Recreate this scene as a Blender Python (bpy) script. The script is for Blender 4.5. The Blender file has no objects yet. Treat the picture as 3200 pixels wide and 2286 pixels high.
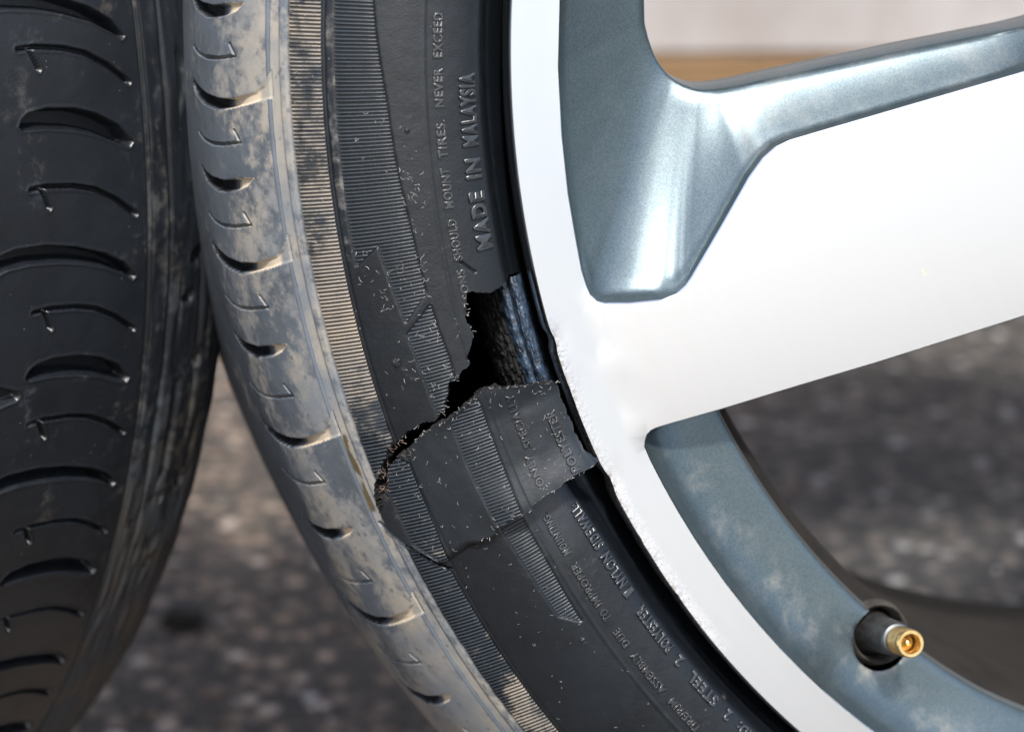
import bpy, bmesh, math, random
import numpy as np
from mathutils import Vector, Matrix
from mathutils.geometry import delaunay_2d_cdt
rnd = random.Random(7)
rng = np.random.default_rng(11)
S = bpy.context.scene
COL = S.collection
rad = math.radians

# ------------------------------------------------------------------ camera, world, sun, exposure
cd = bpy.data.cameras.new('camera'); cam = bpy.data.objects.new('camera', cd); COL.objects.link(cam)
cam.location = (0, 0, .4555); cam.rotation_euler = (rad(90 - 18.346), 0, 0)
cd.lens = 50; cd.sensor_width = 22.3; cd.sensor_fit = 'HORIZONTAL'
cd.clip_start = .02; cd.clip_end = 200
cd.dof.use_dof = True; cd.dof.focus_distance = .578; cd.dof.aperture_fstop = 6.3
S.camera = cam
SUN_EL, SUN_AZ = 50., 176.           # azimuth clockwise from +Y (the view direction)
w = bpy.data.worlds.new('World'); S.world = w; w.use_nodes = True
nt = w.node_tree; bg = nt.nodes['Background']
sk = nt.nodes.new('ShaderNodeTexSky'); sk.sky_type = 'NISHITA'; sk.sun_disc = False
sk.sun_elevation = rad(SUN_EL); sk.sun_rotation = rad(SUN_AZ); sk.air_density = 1.0; sk.dust_density = 3.0
nt.links.new(sk.outputs[0], bg.inputs[0]); bg.inputs[1].default_value = .12
sl = bpy.data.lights.new('sun', 'SUN'); so = bpy.data.objects.new('sun', sl); COL.objects.link(so)
sl.energy = 2.75; sl.angle = rad(4.5); sl.color = (1, .965, .91)
sd = Vector((math.cos(rad(SUN_EL)) * math.sin(rad(SUN_AZ)), math.cos(rad(SUN_EL)) * math.cos(rad(SUN_AZ)), math.sin(rad(SUN_EL))))
so.rotation_euler = sd.to_track_quat('Z', 'Y').to_euler()
S.view_settings.view_transform = 'Standard'; S.view_settings.look = 'None'
S.view_settings.exposure = 1.45; S.view_settings.gamma = 1

# ------------------------------------------------------------------ helpers
def link(name, me, mat, parent=None, loc=None, kind=None):
    o = bpy.data.objects.new(name, me); COL.objects.link(o)
    if mat and not me.materials: me.materials.append(mat)
    if parent: o.parent = parent
    if loc is not None: o.location = loc
    if kind: o['kind'] = kind
    return o

def mesh(name, V, F, smooth=True, attrs=None):
    """V (n,3); F: (m,4) / (m,3) array or a list of faces"""
    me = bpy.data.meshes.new(name); V = np.asarray(V, np.float32)
    if isinstance(F, np.ndarray):
        k = F.shape[1]
        me.vertices.add(len(V)); me.vertices.foreach_set('co', V.ravel())
        me.loops.add(F.size); me.loops.foreach_set('vertex_index', F.ravel().astype(np.int32))
        me.polygons.add(len(F)); me.polygons.foreach_set('loop_start', np.arange(0, F.size, k, dtype=np.int32))
        me.update(calc_edges=True)
    else:
        me.from_pydata(V.tolist(), [], F); me.update()
    if smooth: me.polygons.foreach_set('use_smooth', np.ones(len(me.polygons), bool))
    for k, a in (attrs or {}).items():
        at = me.attributes.new(k, 'FLOAT', 'POINT'); at.data.foreach_set('value', np.asarray(a, np.float32))
    return me

def tag(o, label=None, cat=None, group=None, kind=None):
    if label: o['label'] = label
    if cat: o['category'] = cat
    if group: o['group'] = group
    if kind: o['kind'] = kind
    return o

def catmull(P, n=24):
    P = np.array(P, float); Q = np.vstack([2*P[0]-P[1], P, 2*P[-1]-P[-2]]); o = []
    for i in range(1, len(Q)-2):
        for t in np.linspace(0, 1, n, endpoint=False):
            a, b, c, d = Q[i-1:i+3]
            o.append(.5*((2*b)+(-a+c)*t+(2*a-5*b+4*c-d)*t*t+(-a+3*b-3*c+d)*t**3))
    o.append(P[-1]); return np.array(o)

def sstep(a, b, x):
    t = np.clip((x-a)/(b-a), 0, 1); return t*t*(3-2*t)

def vnoise(x, y, seed=0):
    """smooth value noise on arrays"""
    x = np.asarray(x, float); y = np.asarray(y, float)
    xi = np.floor(x).astype(np.int64); yi = np.floor(y).astype(np.int64); fx = x-xi; fy = y-yi
    def h(a, b):
        n = (a*374761393 + b*668265263 + seed*974634777) & 0xffffffff
        n = ((n ^ (n >> 13))*1274126177) & 0xffffffff
        return ((n ^ (n >> 16)) & 0xffff)/65535.
    fx = fx*fx*(3-2*fx); fy = fy*fy*(3-2*fy)
    return (h(xi, yi)*(1-fx)+h(xi+1, yi)*fx)*(1-fy)+(h(xi, yi+1)*(1-fx)+h(xi+1, yi+1)*fx)*fy

def sdf_poly(px, py, poly):
    """signed distance (negative inside)"""
    poly = np.asarray(poly, float); d = np.full(px.shape, 1e9); ins = np.zeros(px.shape, bool)
    n = len(poly)
    for i in range(n):
        ax, ay = poly[i]; bx, by = poly[(i+1) % n]
        ex, ey = bx-ax, by-ay; wx, wy = px-ax, py-ay
        t = np.clip((wx*ex+wy*ey)/max(ex*ex+ey*ey, 1e-12), 0, 1)
        d = np.minimum(d, (wx-ex*t)**2+(wy-ey*t)**2)
        if ay != by:
            c = ((ay > py) != (by > py)) & (px < (bx-ax)*(py-ay)/(by-ay)+ax)
            ins ^= c
    d = np.sqrt(d); return np.where(ins, -d, d)

def dist_line(px, py, pts):
    pts = np.asarray(pts, float); d = np.full(px.shape, 1e9); u = np.zeros(px.shape); n = len(pts)-1
    for i in range(n):
        ax, ay = pts[i]; bx, by = pts[i+1]
        ex, ey = bx-ax, by-ay; wx, wy = px-ax, py-ay
        t = np.clip((wx*ex+wy*ey)/max(ex*ex+ey*ey, 1e-12), 0, 1)
        dd = (wx-ex*t)**2+(wy-ey*t)**2
        m = dd < d; d = np.where(m, dd, d); u = np.where(m, (i+t)/n, u)
    return np.sqrt(d), u

def dense(pts, step, closed=False):
    pts = [tuple(p) for p in pts]
    if closed: pts = pts+[pts[0]]
    o = []
    for a, b in zip(pts[:-1], pts[1:]):
        a = np.array(a, float); b = np.array(b, float)
        n = max(1, int(np.ceil(np.linalg.norm(b-a)/step)))
        for k in range(n): o.append(a+(b-a)*k/n)
    if not closed: o.append(np.array(pts[-1], float))
    return np.array(o)

def revolve(prof, n, t0=0., t1=2*math.pi, axis='Y'):
    """prof list of (r, d), d towards the viewer; local frame x right, y back, z up; angle from the left, downwards"""
    prof = np.array(prof, float); full = abs(t1-t0-2*math.pi) < 1e-6
    th = np.linspace(t0, t1, n, endpoint=not full); m = len(prof)
    R = prof[:, 0][None]; D = prof[:, 1][None]
    V = np.stack([-R*np.cos(th)[:, None], np.broadcast_to(-D, (len(th), m)), -R*np.sin(th)[:, None]], -1).reshape(-1, 3)
    F = []
    for i in range(len(th) if full else len(th)-1):
        j = (i+1) % len(th)
        a = np.arange(m-1); F.append(np.stack([i*m+a, i*m+a+1, j*m+a+1, j*m+a], 1))
    return V, np.concatenate(F)

def tube_mesh(paths, radii, k=5):
    """joined thin tubes along polylines"""
    V = []; F = []
    for P, r in zip(paths, radii):
        P = np.asarray(P, float); n = len(P); T = np.gradient(P, axis=0); T /= np.linalg.norm(T, axis=1)[:, None]+1e-12
        ref = np.array([.31, .77, .55]); A = np.cross(T, ref); A /= np.linalg.norm(A, axis=1)[:, None]+1e-12; B = np.cross(T, A)
        b = len(V)
        rr = np.broadcast_to(r, (n,))
        for i in range(n):
            for j in range(k):
                a = 2*math.pi*j/k; V.append(P[i]+rr[i]*(A[i]*math.cos(a)+B[i]*math.sin(a)))
        for i in range(n-1):
            for j in range(k):
                F.append((b+i*k+j, b+i*k+(j+1) % k, b+(i+1)*k+(j+1) % k, b+(i+1)*k+j))
        F.append(tuple(b+j for j in range(k))[::-1]); F.append(tuple(b+(n-1)*k+j for j in range(k)))
    return V, F

# ------------------------------------------------------------------ materials
class Mat:
    def __init__(self, name):
        self.m = bpy.data.materials.new(name); self.m.use_nodes = True
        self.t = self.m.node_tree; self.b = self.t.nodes['Principled BSDF']
    def n(self, typ, **kw):
        x = self.t.nodes.new(typ)
        for k, v in kw.items():
            if k.startswith('i_'): x.inputs[k[2:].replace('_', ' ')].default_value = v
            else: setattr(x, k, v)
        return x
    def l(self, a, b): self.t.links.new(a, b)
    def set(self, **kw):
        for k, v in kw.items(): self.b.inputs[k.replace('_', ' ')].default_value = v
        return self
    def co(self, out='Object', scale=None):
        tc = self.n('ShaderNodeTexCoord')
        if scale is None: return tc.outputs[out]
        mp = self.n('ShaderNodeMapping'); mp.inputs['Scale'].default_value = scale
        self.l(tc.outputs[out], mp.inputs[0]); return mp.outputs[0]
    def noise(self, scale, detail=4, rough=.6, vec=None, dist=0):
        x = self.n('ShaderNodeTexNoise'); x.inputs['Scale'].default_value = scale; x.inputs['Detail'].default_value = detail
        x.inputs['Roughness'].default_value = rough; x.inputs['Distortion'].default_value = dist
        self.l(vec if vec is not None else self.co(), x.inputs['Vector']); return x.outputs[0]
    def ramp(self, src, stops):
        r = self.n('ShaderNodeValToRGB'); e = r.color_ramp.elements
        while len(e) > 1: e.remove(e[-1])
        e[0].position = stops[0][0]; c = stops[0][1]; e[0].color = c if len(c) == 4 else (*c, 1)
        for p, c in stops[1:]:
            x = e.new(p); x.color = c if len(c) == 4 else (*c, 1)
        self.l(src, r.inputs[0]); return r.outputs[0]
    def g(self, v): return (v, v, v)
    def mix(self, fac, a, b, mode='MIX'):
        x = self.n('ShaderNodeMix', data_type='RGBA', blend_type=mode)
        if isinstance(fac, (int, float)): x.inputs[0].default_value = fac
        else: self.l(fac, x.inputs[0])
        for v, i in ((a, 6), (b, 7)):
            if isinstance(v, tuple): x.inputs[i].default_value = (*v, 1) if len(v) == 3 else v
            else: self.l(v, x.inputs[i])
        return x.outputs[2]
    def math(self, op, a, b=0., c=None):
        x = self.n('ShaderNodeMath', operation=op)
        for v, i in ((a, 0), (b, 1), (c, 2)):
            if v is None: continue
            if isinstance(v, (int, float)): x.inputs[i].default_value = v
            else: self.l(v, x.inputs[i])
        return x.outputs[0]
    def attr(self, name): return self.n('ShaderNodeAttribute', attribute_name=name).outputs['Fac']
    def bump(self, src, strength, dist=.001, prev=None):
        x = self.n('ShaderNodeBump'); x.inputs['Strength'].default_value = strength; x.inputs['Distance'].default_value = dist
        self.l(src, x.inputs['Height'])
        if prev is not None: self.l(prev, x.inputs['Normal'])
        return x.outputs[0]
    def color(self, src): self.l(src, self.b.inputs['Base Color'])
    def rough(self, src): self.l(src, self.b.inputs['Roughness'])
    def normal(self, src): self.l(src, self.b.inputs['Normal'])

def rubber(name, base, dustcol, dustcol2, r0=.42, speck=True, streak=None, dust=True, spots=False, spec=.42, amt=.96, creamy=0.):
    m = Mat(name); big = m.noise(38, 6, .65); mid = m.noise(260, 5, .6); fine = m.noise(2600, 3, .6)
    col = m.mix(m.ramp(big, [(.35, m.g(0)), (.7, m.g(1))]), tuple(c*.8 for c in base), tuple(c*1.25 for c in base))
    rr = m.math('ADD', m.math('MULTIPLY', mid, .22), r0-.11)
    if dust:
        a = m.attr('dust')
        pat = m.noise(120, 10, .78) if streak is None else m.noise(60, 8, .72, m.co('Object', streak))
        k = m.math('ADD', m.math('MULTIPLY', pat, 1.25), m.math('MULTIPLY', mid, .75))
        lo = m.math('SUBTRACT', 1.55, m.math('MULTIPLY', a, 1.2))
        f = m.n('ShaderNodeMapRange', clamp=True, interpolation_type='SMOOTHSTEP')
        m.l(k, f.inputs[0]); m.l(m.math('SUBTRACT', lo, .17), f.inputs[1]); m.l(m.math('ADD', lo, .17), f.inputs[2])
        gate = m.n('ShaderNodeMapRange', clamp=True); m.l(a, gate.inputs[0]); gate.inputs[1].default_value = .0; gate.inputs[2].default_value = .25
        fac = m.math('MULTIPLY', f.outputs[0], m.math('MULTIPLY', gate.outputs[0], amt))
        dc = m.mix(m.ramp(m.noise(55, 5, .6), [(.38, m.g(0)), (.62, m.g(1))]), dustcol, dustcol2)
        cream = m.n('ShaderNodeMapRange', clamp=True); m.l(a, cream.inputs[0]); cream.inputs[1].default_value = .85; cream.inputs[2].default_value = 1.0
        dc = m.mix(m.math('MULTIPLY', cream.outputs[0], creamy), dc, (.43, .36, .27))
        col = m.mix(fac, col, dc)
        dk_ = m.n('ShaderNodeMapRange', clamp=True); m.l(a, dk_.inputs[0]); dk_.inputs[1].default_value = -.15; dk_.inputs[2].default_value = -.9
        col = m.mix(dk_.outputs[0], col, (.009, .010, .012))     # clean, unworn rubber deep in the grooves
        rr = m.math('ADD', rr, m.math('MULTIPLY', fac, .3))
    if spots:
        v = m.n('ShaderNodeTexVoronoi', feature='F1'); v.inputs['Scale'].default_value = 300; m.l(m.co(), v.inputs['Vector'])
        sp = m.math('MULTIPLY', m.ramp(v.outputs['Distance'], [(.16, m.g(1)), (.24, m.g(0))]), m.ramp(m.noise(170, 3), [(.45, m.g(0)), (.54, m.g(1))]))
        col = m.mix(m.math('MULTIPLY', sp, .55), col, tuple(c*.7 for c in base))
        stn = m.attr('stain'); col = m.mix(m.math('MULTIPLY', stn, .85), col, m.mix(m.noise(300, 4), (.02, .013, .006), (.11, .075, .02))); rr = m.math('SUBTRACT', rr, m.math('MULTIPLY', stn, .2))
    if speck:
        v = m.n('ShaderNodeTexVoronoi', feature='F1'); v.inputs['Scale'].default_value = 420; m.l(m.co(), v.inputs['Vector'])
        sp = m.math('MULTIPLY', m.ramp(v.outputs['Distance'], [(.06, m.g(1)), (.13, m.g(0))]), m.ramp(m.noise(900, 2), [(.58, m.g(0)), (.66, m.g(1))]))
        col = m.mix(m.math('MULTIPLY', sp, .28), col, (.32, .32, .32))
    m.color(col); m.rough(rr)
    b1 = m.bump(fine, .18, .0004); m.normal(m.bump(mid, .12, .0012, b1))
    m.set(Specular_IOR_Level=spec)
    return m.m

M_SIDE = rubber('sidewall_rubber', (.0046, .0064, .0088), (.11, .10, .085), (.062, .066, .072), .36, spec=.4)
M_FLAP = rubber('flap_rubber', (.0085, .0112, .0145), (.07, .064, .056), (.05, .053, .058), .36, spec=.45)
M_TREAD = rubber('dusty_tread_rubber', (.070, .083, .099), (.235, .216, .184), (.130, .142, .156), .5, spots=True, amt=.9, creamy=1.)
M_RIB = rubber('ribbed_rubber', (.020, .026, .033), (.215, .182, .145), (.150, .138, .122), .40)
M_OLD = rubber('worn_tread_rubber', (.0072, .0090, .0118), (.040, .035, .028), (.022, .028, .036), .34, streak=None, spec=.5)
m = Mat('torn_rubber'); m.color(m.ramp(m.noise(900, 4), [(.3, (.004, .004, .005)), (.75, (.02, .02, .02))])); m.set(Roughness=.85, Specular_IOR_Level=.2)
m.normal(m.bump(m.noise(1500, 4), .8, .001)); M_TORN = m.m
m = Mat('shiny_ply_rubber'); m.color(m.ramp(m.noise(400, 4), [(.35, (.006, .009, .014)), (.6, (.030, .050, .082))])); m.set(Specular_IOR_Level=.9)  # blue patches put the sky's reflection into the base colour
m.rough(m.ramp(m.noise(300, 3), [(.4, m.g(.22)), (.65, m.g(.4))])); m.normal(m.bump(m.noise(180, 2), .12, .0008)); M_PLY = m.m
m = Mat('letter_rubber'); m.set(Base_Color=(.014, .016, .019, 1), Roughness=.26, Specular_IOR_Level=.75); m.normal(m.bump(m.noise(1800, 3), .12, .0004)); M_LET = m.m
m = Mat('lint'); m.set(Base_Color=(.42, .42, .41, 1), Roughness=.8); M_LINT = m.m
m = Mat('torn_cord'); m.color(m.ramp(m.noise(700, 2), [(.35, (.03, .022, .018)), (.65, (.26, .19, .145))])); m.set(Roughness=.85); M_CORD = m.m

# machined aluminium: fine concentric lathe lines, stretched highlights
m = Mat('machined_aluminium')
sep = m.n('ShaderNodeSeparateXYZ'); m.l(m.co(), sep.inputs[0])
rr_ = m.math('SQRT', m.math('ADD', m.math('POWER', sep.outputs[0], 2.), m.math('POWER', sep.outputs[2], 2.)))
cx = m.n('ShaderNodeCombineXYZ'); m.l(rr_, cx.inputs[0])
ring = m.noise(5200, 2, .5, cx.outputs[0]); ring2 = m.noise(700, 3, .6, cx.outputs[0])
rash = m.attr('rash')
scr = m.math('MULTIPLY', rash, m.ramp(m.noise(700, 5, .7), [(.36, m.g(0)), (.56, m.g(1))]))
m.color(m.mix(scr, (.72, .74, .775), m.mix(m.noise(300, 3), (.05, .043, .034), (.30, .285, .265))))
m.set(Metallic=1., Anisotropic=.65)
m.rough(m.math('ADD', m.math('ADD', .235, m.math('MULTIPLY', ring2, .03)), m.math('MULTIPLY', scr, .25)))
tg = m.n('ShaderNodeTangent', direction_type='RADIAL', axis='Y'); m.l(tg.outputs[0], m.b.inputs['Tangent'])
b0 = m.bump(m.math('ADD', ring, m.math('MULTIPLY', ring2, .45)), .03, .00025); m.normal(m.bump(m.noise(900, 5, .7), .0, .001, b0))
bm_ = m.n('ShaderNodeBump'); bm_.inputs['Distance'].default_value = .0005; m.l(m.math('MULTIPLY', rash, .35), bm_.inputs['Strength']); m.l(m.noise(650, 5, .7), bm_.inputs['Height']); m.l(b0, bm_.inputs['Normal']); m.normal(bm_.outputs[0])
M_ALU = m.m
# painted pockets: blue grey metallic lacquer with flake and brake dust
m = Mat('blue_grey_metallic_paint')
fl = m.n('ShaderNodeTexVoronoi', feature='F1'); fl.inputs['Scale'].default_value = 3800; m.l(m.co(), fl.inputs['Vector'])
flk = m.n('ShaderNodeSeparateColor'); m.l(fl.outputs['Color'], flk.inputs[0])
bc = m.mix(m.math('MULTIPLY', flk.outputs[0], .45), (.066, .091, .104), (.145, .186, .205))
dirt = m.math('MULTIPLY', m.attr('dirt'), m.math('MULTIPLY', m.ramp(m.noise(75, 9, .75, dist=.3), [(.47, m.g(0)), (.66, m.g(1))]), m.ramp(m.noise(620, 5, .7), [(.30, m.g(.25)), (.62, m.g(1))])))
m.color(m.mix(m.math('MULTIPLY', dirt, .8), bc, (.25, .215, .17)))
m.l(m.math('SUBTRACT', .75, m.math('MULTIPLY', dirt, .7)), m.b.inputs['Metallic'])
m.rough(m.math('ADD', .36, m.math('MULTIPLY', dirt, .4))); m.set(Coat_Weight=.25, Coat_Roughness=.15)
m.normal(m.bump(flk.outputs[1], .10, .0002)); M_PAINT = m.m
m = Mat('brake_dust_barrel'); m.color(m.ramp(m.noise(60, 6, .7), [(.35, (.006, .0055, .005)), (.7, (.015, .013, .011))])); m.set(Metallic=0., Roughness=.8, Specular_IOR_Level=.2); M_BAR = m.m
m = Mat('valve_rubber'); m.color(m.ramp(m.noise(600, 4), [(.35, (.005, .006, .007)), (.75, (.03, .028, .026))])); m.set(Roughness=.6); M_VR = m.m
m = Mat('brass'); m.color(m.ramp(m.noise(500, 4), [(.3, (.40, .27, .11)), (.7, (.66, .48, .22))])); m.set(Metallic=1., Roughness=.34); M_BRASS = m.m
m = Mat('valve_collar'); m.set(Base_Color=(.09, .095, .10, 1), Metallic=1., Roughness=.45); M_COLL = m.m
m = Mat('hole_grime'); m.color(m.ramp(m.noise(300, 5), [(.4, (.012, .01, .008)), (.8, (.06, .05, .038))])); m.set(Roughness=.9); M_GRIME = m.m
m = Mat('yellow_fleck'); m.set(Base_Color=(.8, .62, .02, 1), Roughness=.5); M_FLECK = m.m
# ground and background
m = Mat('asphalt')
v = m.n('ShaderNodeTexVoronoi', feature='F1'); v.inputs['Scale'].default_value = 95; m.l(m.co(), v.inputs['Vector'])
vs = m.n('ShaderNodeSeparateColor'); m.l(v.outputs['Color'], vs.inputs[0])
st = m.ramp(vs.outputs[0], [(0, (.034, .030, .027)), (.45, (.098, .080, .066)), (.75, (.165, .130, .104)), (.92, (.23, .195, .165)), (1, (.40, .37, .345))])
bigp = m.ramp(m.noise(7, 5, .6), [(.35, (.72, .70, .70)), (.65, (1.38, 1.2, 1.02))])
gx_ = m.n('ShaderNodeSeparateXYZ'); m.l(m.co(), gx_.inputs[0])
wheel_shade = m.n('ShaderNodeMapRange', clamp=True, interpolation_type='SMOOTHSTEP'); m.l(m.math('ADD', gx_.outputs[0], m.math('MULTIPLY', m.noise(5, 4), .16)), wheel_shade.inputs[0]); wheel_shade.inputs[1].default_value = .10; wheel_shade.inputs[2].default_value = .26
bigp = m.mix(wheel_shade.outputs[0], bigp, (.50, .53, .56))             # shade behind the wheel, painted into the asphalt colour on the right
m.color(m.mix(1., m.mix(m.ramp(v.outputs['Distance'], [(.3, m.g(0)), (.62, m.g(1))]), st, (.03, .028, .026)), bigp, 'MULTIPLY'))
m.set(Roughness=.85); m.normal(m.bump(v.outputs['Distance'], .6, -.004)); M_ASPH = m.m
def stone_mat(name, c):
    m = Mat(name); n = m.noise(120, 4)
    m.color(m.ramp(n, [(.3, tuple(x*.7 for x in c)), (.7, tuple(min(1, x*1.25) for x in c))])); m.set(Roughness=.8); return m.m
M_ST = [stone_mat('grey_stone', (.125, .105, .086)), stone_mat('pale_stone', (.26, .25, .25)), stone_mat('brown_stone', (.13, .092, .068)), stone_mat('dark_stone', (.012, .011, .010))]
m = Mat('white_board_paint'); nn = m.noise(3.2, 6, .65); n2 = m.noise(14, 5, .6, m.co('Object', (1, 1, .35)))
m.color(m.mix(m.ramp(n2, [(.42, m.g(0)), (.70, m.g(.55))]), m.ramp(nn, [(.35, (.215, .198, .190)), (.62, (.285, .278, .280))]), (.175, .145, .128))); m.set(Roughness=.55); M_WB = m.m
m = Mat('weathered_wood'); gr = m.noise(16, 7, .65, m.co('Object', (.5, 6, 9)), 1.2)
m.color(m.ramp(gr, [(.3, (.06, .033, .013)), (.55, (.14, .082, .034)), (.75, (.19, .125, .065))])); m.set(Roughness=.75); m.normal(m.bump(gr, .4, .002)); M_WOOD = m.m
m = Mat('dark_seam'); m.set(Base_Color=(.10, .085, .095, 1), Roughness=.7); M_SEAM = m.m

# ------------------------------------------------------------------ ground, background boards
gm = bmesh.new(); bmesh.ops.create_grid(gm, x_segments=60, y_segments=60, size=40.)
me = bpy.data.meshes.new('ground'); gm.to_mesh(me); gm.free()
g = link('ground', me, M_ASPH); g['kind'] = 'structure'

def stone_proto(seed, sub=2):
    r = random.Random(seed); bm = bmesh.new(); bmesh.ops.create_icosphere(bm, subdivisions=sub, radius=1)
    ax = [r.uniform(.75, 1.2) for _ in range(3)]; pl = [(Vector((r.gauss(0, 1), r.gauss(0, 1), r.gauss(0, 1))).normalized(), r.uniform(.55, .85)) for _ in range(6)]
    for v in bm.verts:
        for nrm, dd in pl:
            k = v.co.dot(nrm)
            if k > dd: v.co -= nrm*(k-dd)
        v.co = Vector((v.co.x*ax[0], v.co.y*ax[1], v.co.z*ax[2]*.75))
    V = np.array([v.co[:] for v in bm.verts]); F = np.array([[q.index for q in f.verts] for f in bm.faces]); bm.free(); return V, F
protos = [stone_proto(i, 1) for i in range(6)]
def gravel(name, n, mat, rlo, rhi, seed, region):
    r = random.Random(seed); V = []; F = []; b = 0
    for i in range(n):
        x0, x1, y0, y1 = region
        x = r.uniform(x0, x1); y = r.uniform(y0, y1); s = rlo+(rhi-rlo)*r.random()**2.2
        pv, pf = protos[r.randrange(6)]; a = r.uniform(0, 6.3); c, s_ = math.cos(a), math.sin(a)
        P = pv*s; P = np.stack([P[:, 0]*c-P[:, 1]*s_+x, P[:, 0]*s_+P[:, 1]*c+y, P[:, 2]+s*.25], 1)
        V.append(P); F.append(pf+b); b += len(P)
    o = link(name, mesh(name, np.concatenate(V), np.concatenate(F)), mat, kind='stuff'); return o
REG = (-1.0, .16, .45, 2.2); REG2 = (-1.0, 1.1, .45, 2.2)
gravel('asphalt_grit', 3600, M_ST[0], .0016, .0046, 1, REG)
gravel('brown_grit', 2200, M_ST[2], .0016, .0046, 2, REG)
gravel('pale_grit', 420, M_ST[1], .0014, .0042, 3, REG2)

def box(name, mat, size, loc, rz=0, parent=None, bev=.004):
    bm = bmesh.new(); bmesh.ops.create_cube(bm, size=1)
    for v in bm.verts: v.co = Vector((v.co.x*size[0], v.co.y*size[1], v.co.z*size[2]))
    bmesh.ops.bevel(bm, geom=bm.edges[:], offset=bev, segments=2, affect='EDGES')
    me = bpy.data.meshes.new(name); bm.to_mesh(me); bm.free()
    o = link(name, me, mat, parent, loc); o.rotation_euler.z = rz; return o
BY = 1.62; BR = rad(2.6)
plank = box('wooden_beam', M_WOOD, (2.6, .07, .152), (.55, BY+.02, .076), BR)
tag(plank, 'brown weathered wooden beam on the ground below the white board', 'beam')
wb = box('white_board', M_WB, (2.6, .03, .8), (.55, BY+.025, .152+.4), BR)
tag(wb, 'off white painted board standing on the brown wooden beam', 'board')
box('seam', M_SEAM, (.012, .004, .75), (-.23, -.0165, .06), 0, wb, .001)

# ------------------------------------------------------------------ tyre surfaces
class Surf:
    """surface of revolution given by (r, d); s = arc length in mm, theta in degrees from the left, downwards"""
    def __init__(self, P, s0=0.):
        self.P = P; self.s = np.concatenate([[0], np.cumsum(np.hypot(*np.diff(P, axis=0).T))])*1e3+s0
        T = np.gradient(P, axis=0); T /= np.linalg.norm(T, axis=1)[:, None]
        self.N = np.stack([-T[:, 1], T[:, 0]], 1)
        if self.N[len(P)//3, 1] < 0: self.N = -self.N
        self.flip = False
    def at(self, s, th, h=0.):
        s = np.asarray(s, float); r = np.interp(s, self.s, self.P[:, 0]); d = np.interp(s, self.s, self.P[:, 1])
        nr = np.interp(s, self.s, self.N[:, 0]); nd = np.interp(s, self.s, self.N[:, 1])
        k = np.hypot(nr, nd); r = r+h*nr/k; d = d+h*nd/k; t = np.radians(th)
        return np.stack([-r*np.cos(t), -d+0*t, -r*np.sin(t)], -1)
    def r(self, s): return np.interp(s, self.s, self.P[:, 0])

CP = [(.2370,-.034),(.2395,-.026),(.2440,-.017),(.2480,-.0105),(.2496,-.0088),(.2508,-.0055),(.2518,-.0022),(.2535,.0002),(.258,.0022),(.266,.0030),(.275,.0022),(.283,-.0004),(.290,-.0042),(.2965,-.0090),(.3015,-.0140),(.3055,-.0192),(.3090,-.0248),(.3122,-.0312),(.3150,-.0390),(.3172,-.0480),(.3188,-.0600),(.3198,-.0740),(.3204,-.0900),(.3207,-.1120)]
base_prof = catmull(CP)
back = [(r, -.224-d) for r, d in CP[::-1]][1:]
full_prof = np.vstack([base_prof, catmull(back, 6)])
TY = Surf(full_prof); TY.N[0:0] = 0
FPC = [(.2470,.0030),(.2478,.0046),(.2490,.0058),(.2515,.0066),(.258,.0073),(.266,.0070),(.275,.0053),(.283,.0019),(.290,-.0025),(.2965,-.0080),(.3015,-.0134),(.3055,-.0188),(.3090,-.0245)]
FL = Surf(catmull(FPC))
# outward normals: make them point away from the cavity
def fix(sf):
    c = np.array([.27, -.112])
    out = ((sf.P-c)*sf.N).sum(1) < 0
    sf.N[out] *= -1
fix(TY); fix(FL)

def grid_faces(nr, nc):
    i = np.arange(nr-1)[:, None]*nc+np.arange(nc-1)[None]
    return np.stack([i, i+1, i+1+nc, i+nc], -1).reshape(-1, 4)

# --- right tyre: features in (s mm, theta deg)
MMD = 5.36                                                     # mm per degree at the shoulder
HOLE = [(48.9,11.17),(50.7,12.34),(50.3,12.87),(50.0,13.41),(52.1,14.28),(53.2,14.98),(56.3,15.41),(59.0,15.61),(61.2,16.34),(61.9,16.79),(65.8,17.32),(68.6,17.22),(73.6,17.52),(78.6,17.89),(81.7,18.39),(84.6,19.03),(88.6,19.89),(91.3,20.8),(91.9,21.35),(89.3,21.6),(85,20.9),(78,19.6),(70,19.2),(60,18.9),(48,19.0),(36,19.2),(22.3,19.4),(22.0,16.),(22.1,13.),(22.6,11.55),(28,11.3),(33,11.2),(38,11.22),(43.4,11.5)]
def jag(poly, amp, step, seed):
    """fray a polygon (in mm space)"""
    P = dense([(s, t*MMD) for s, t in poly], step, True); n = len(P)
    T = np.roll(P, -1, 0)-np.roll(P, 1, 0); T /= np.linalg.norm(T, axis=1)[:, None]+1e-9; N = np.stack([-T[:, 1], T[:, 0]], 1)
    k = vnoise(np.arange(n)*.55, np.zeros(n), seed)-.5+(vnoise(np.arange(n)*.18, np.ones(n), seed+5)-.5)*1.2
    return P+N*(k*amp)[:, None]
HOLEJ = jag(HOLE, .75, .5, 3)
LONG_T = [-8.1, .65, 8.42, 17.25, 27.3, 37.6, 47.9, 58.]
CRES_T = [-3.6, 4.52, 12.6, 22.25, 32.3, 42.5, 52.8]
SIPE_T = [-6.0, -1.35, 2.65, 6.55, 10.55, 15.0, 19.55, 25.1, 30.0, 34.9, 40.1, 45.2, 50.3, 55.4]
LONG = [(93.2,-1.7),(94.3,-1.25),(96,-.85),(99,-.52),(108,-.18),(116,-.12),(124,-.28),(131,-.6),(136,-.95),(137,-.7),(134,-.2),(127,.2),(118,.40),(111,.33),(102,.08),(97,-.12),(93.2,-.25)]
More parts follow.
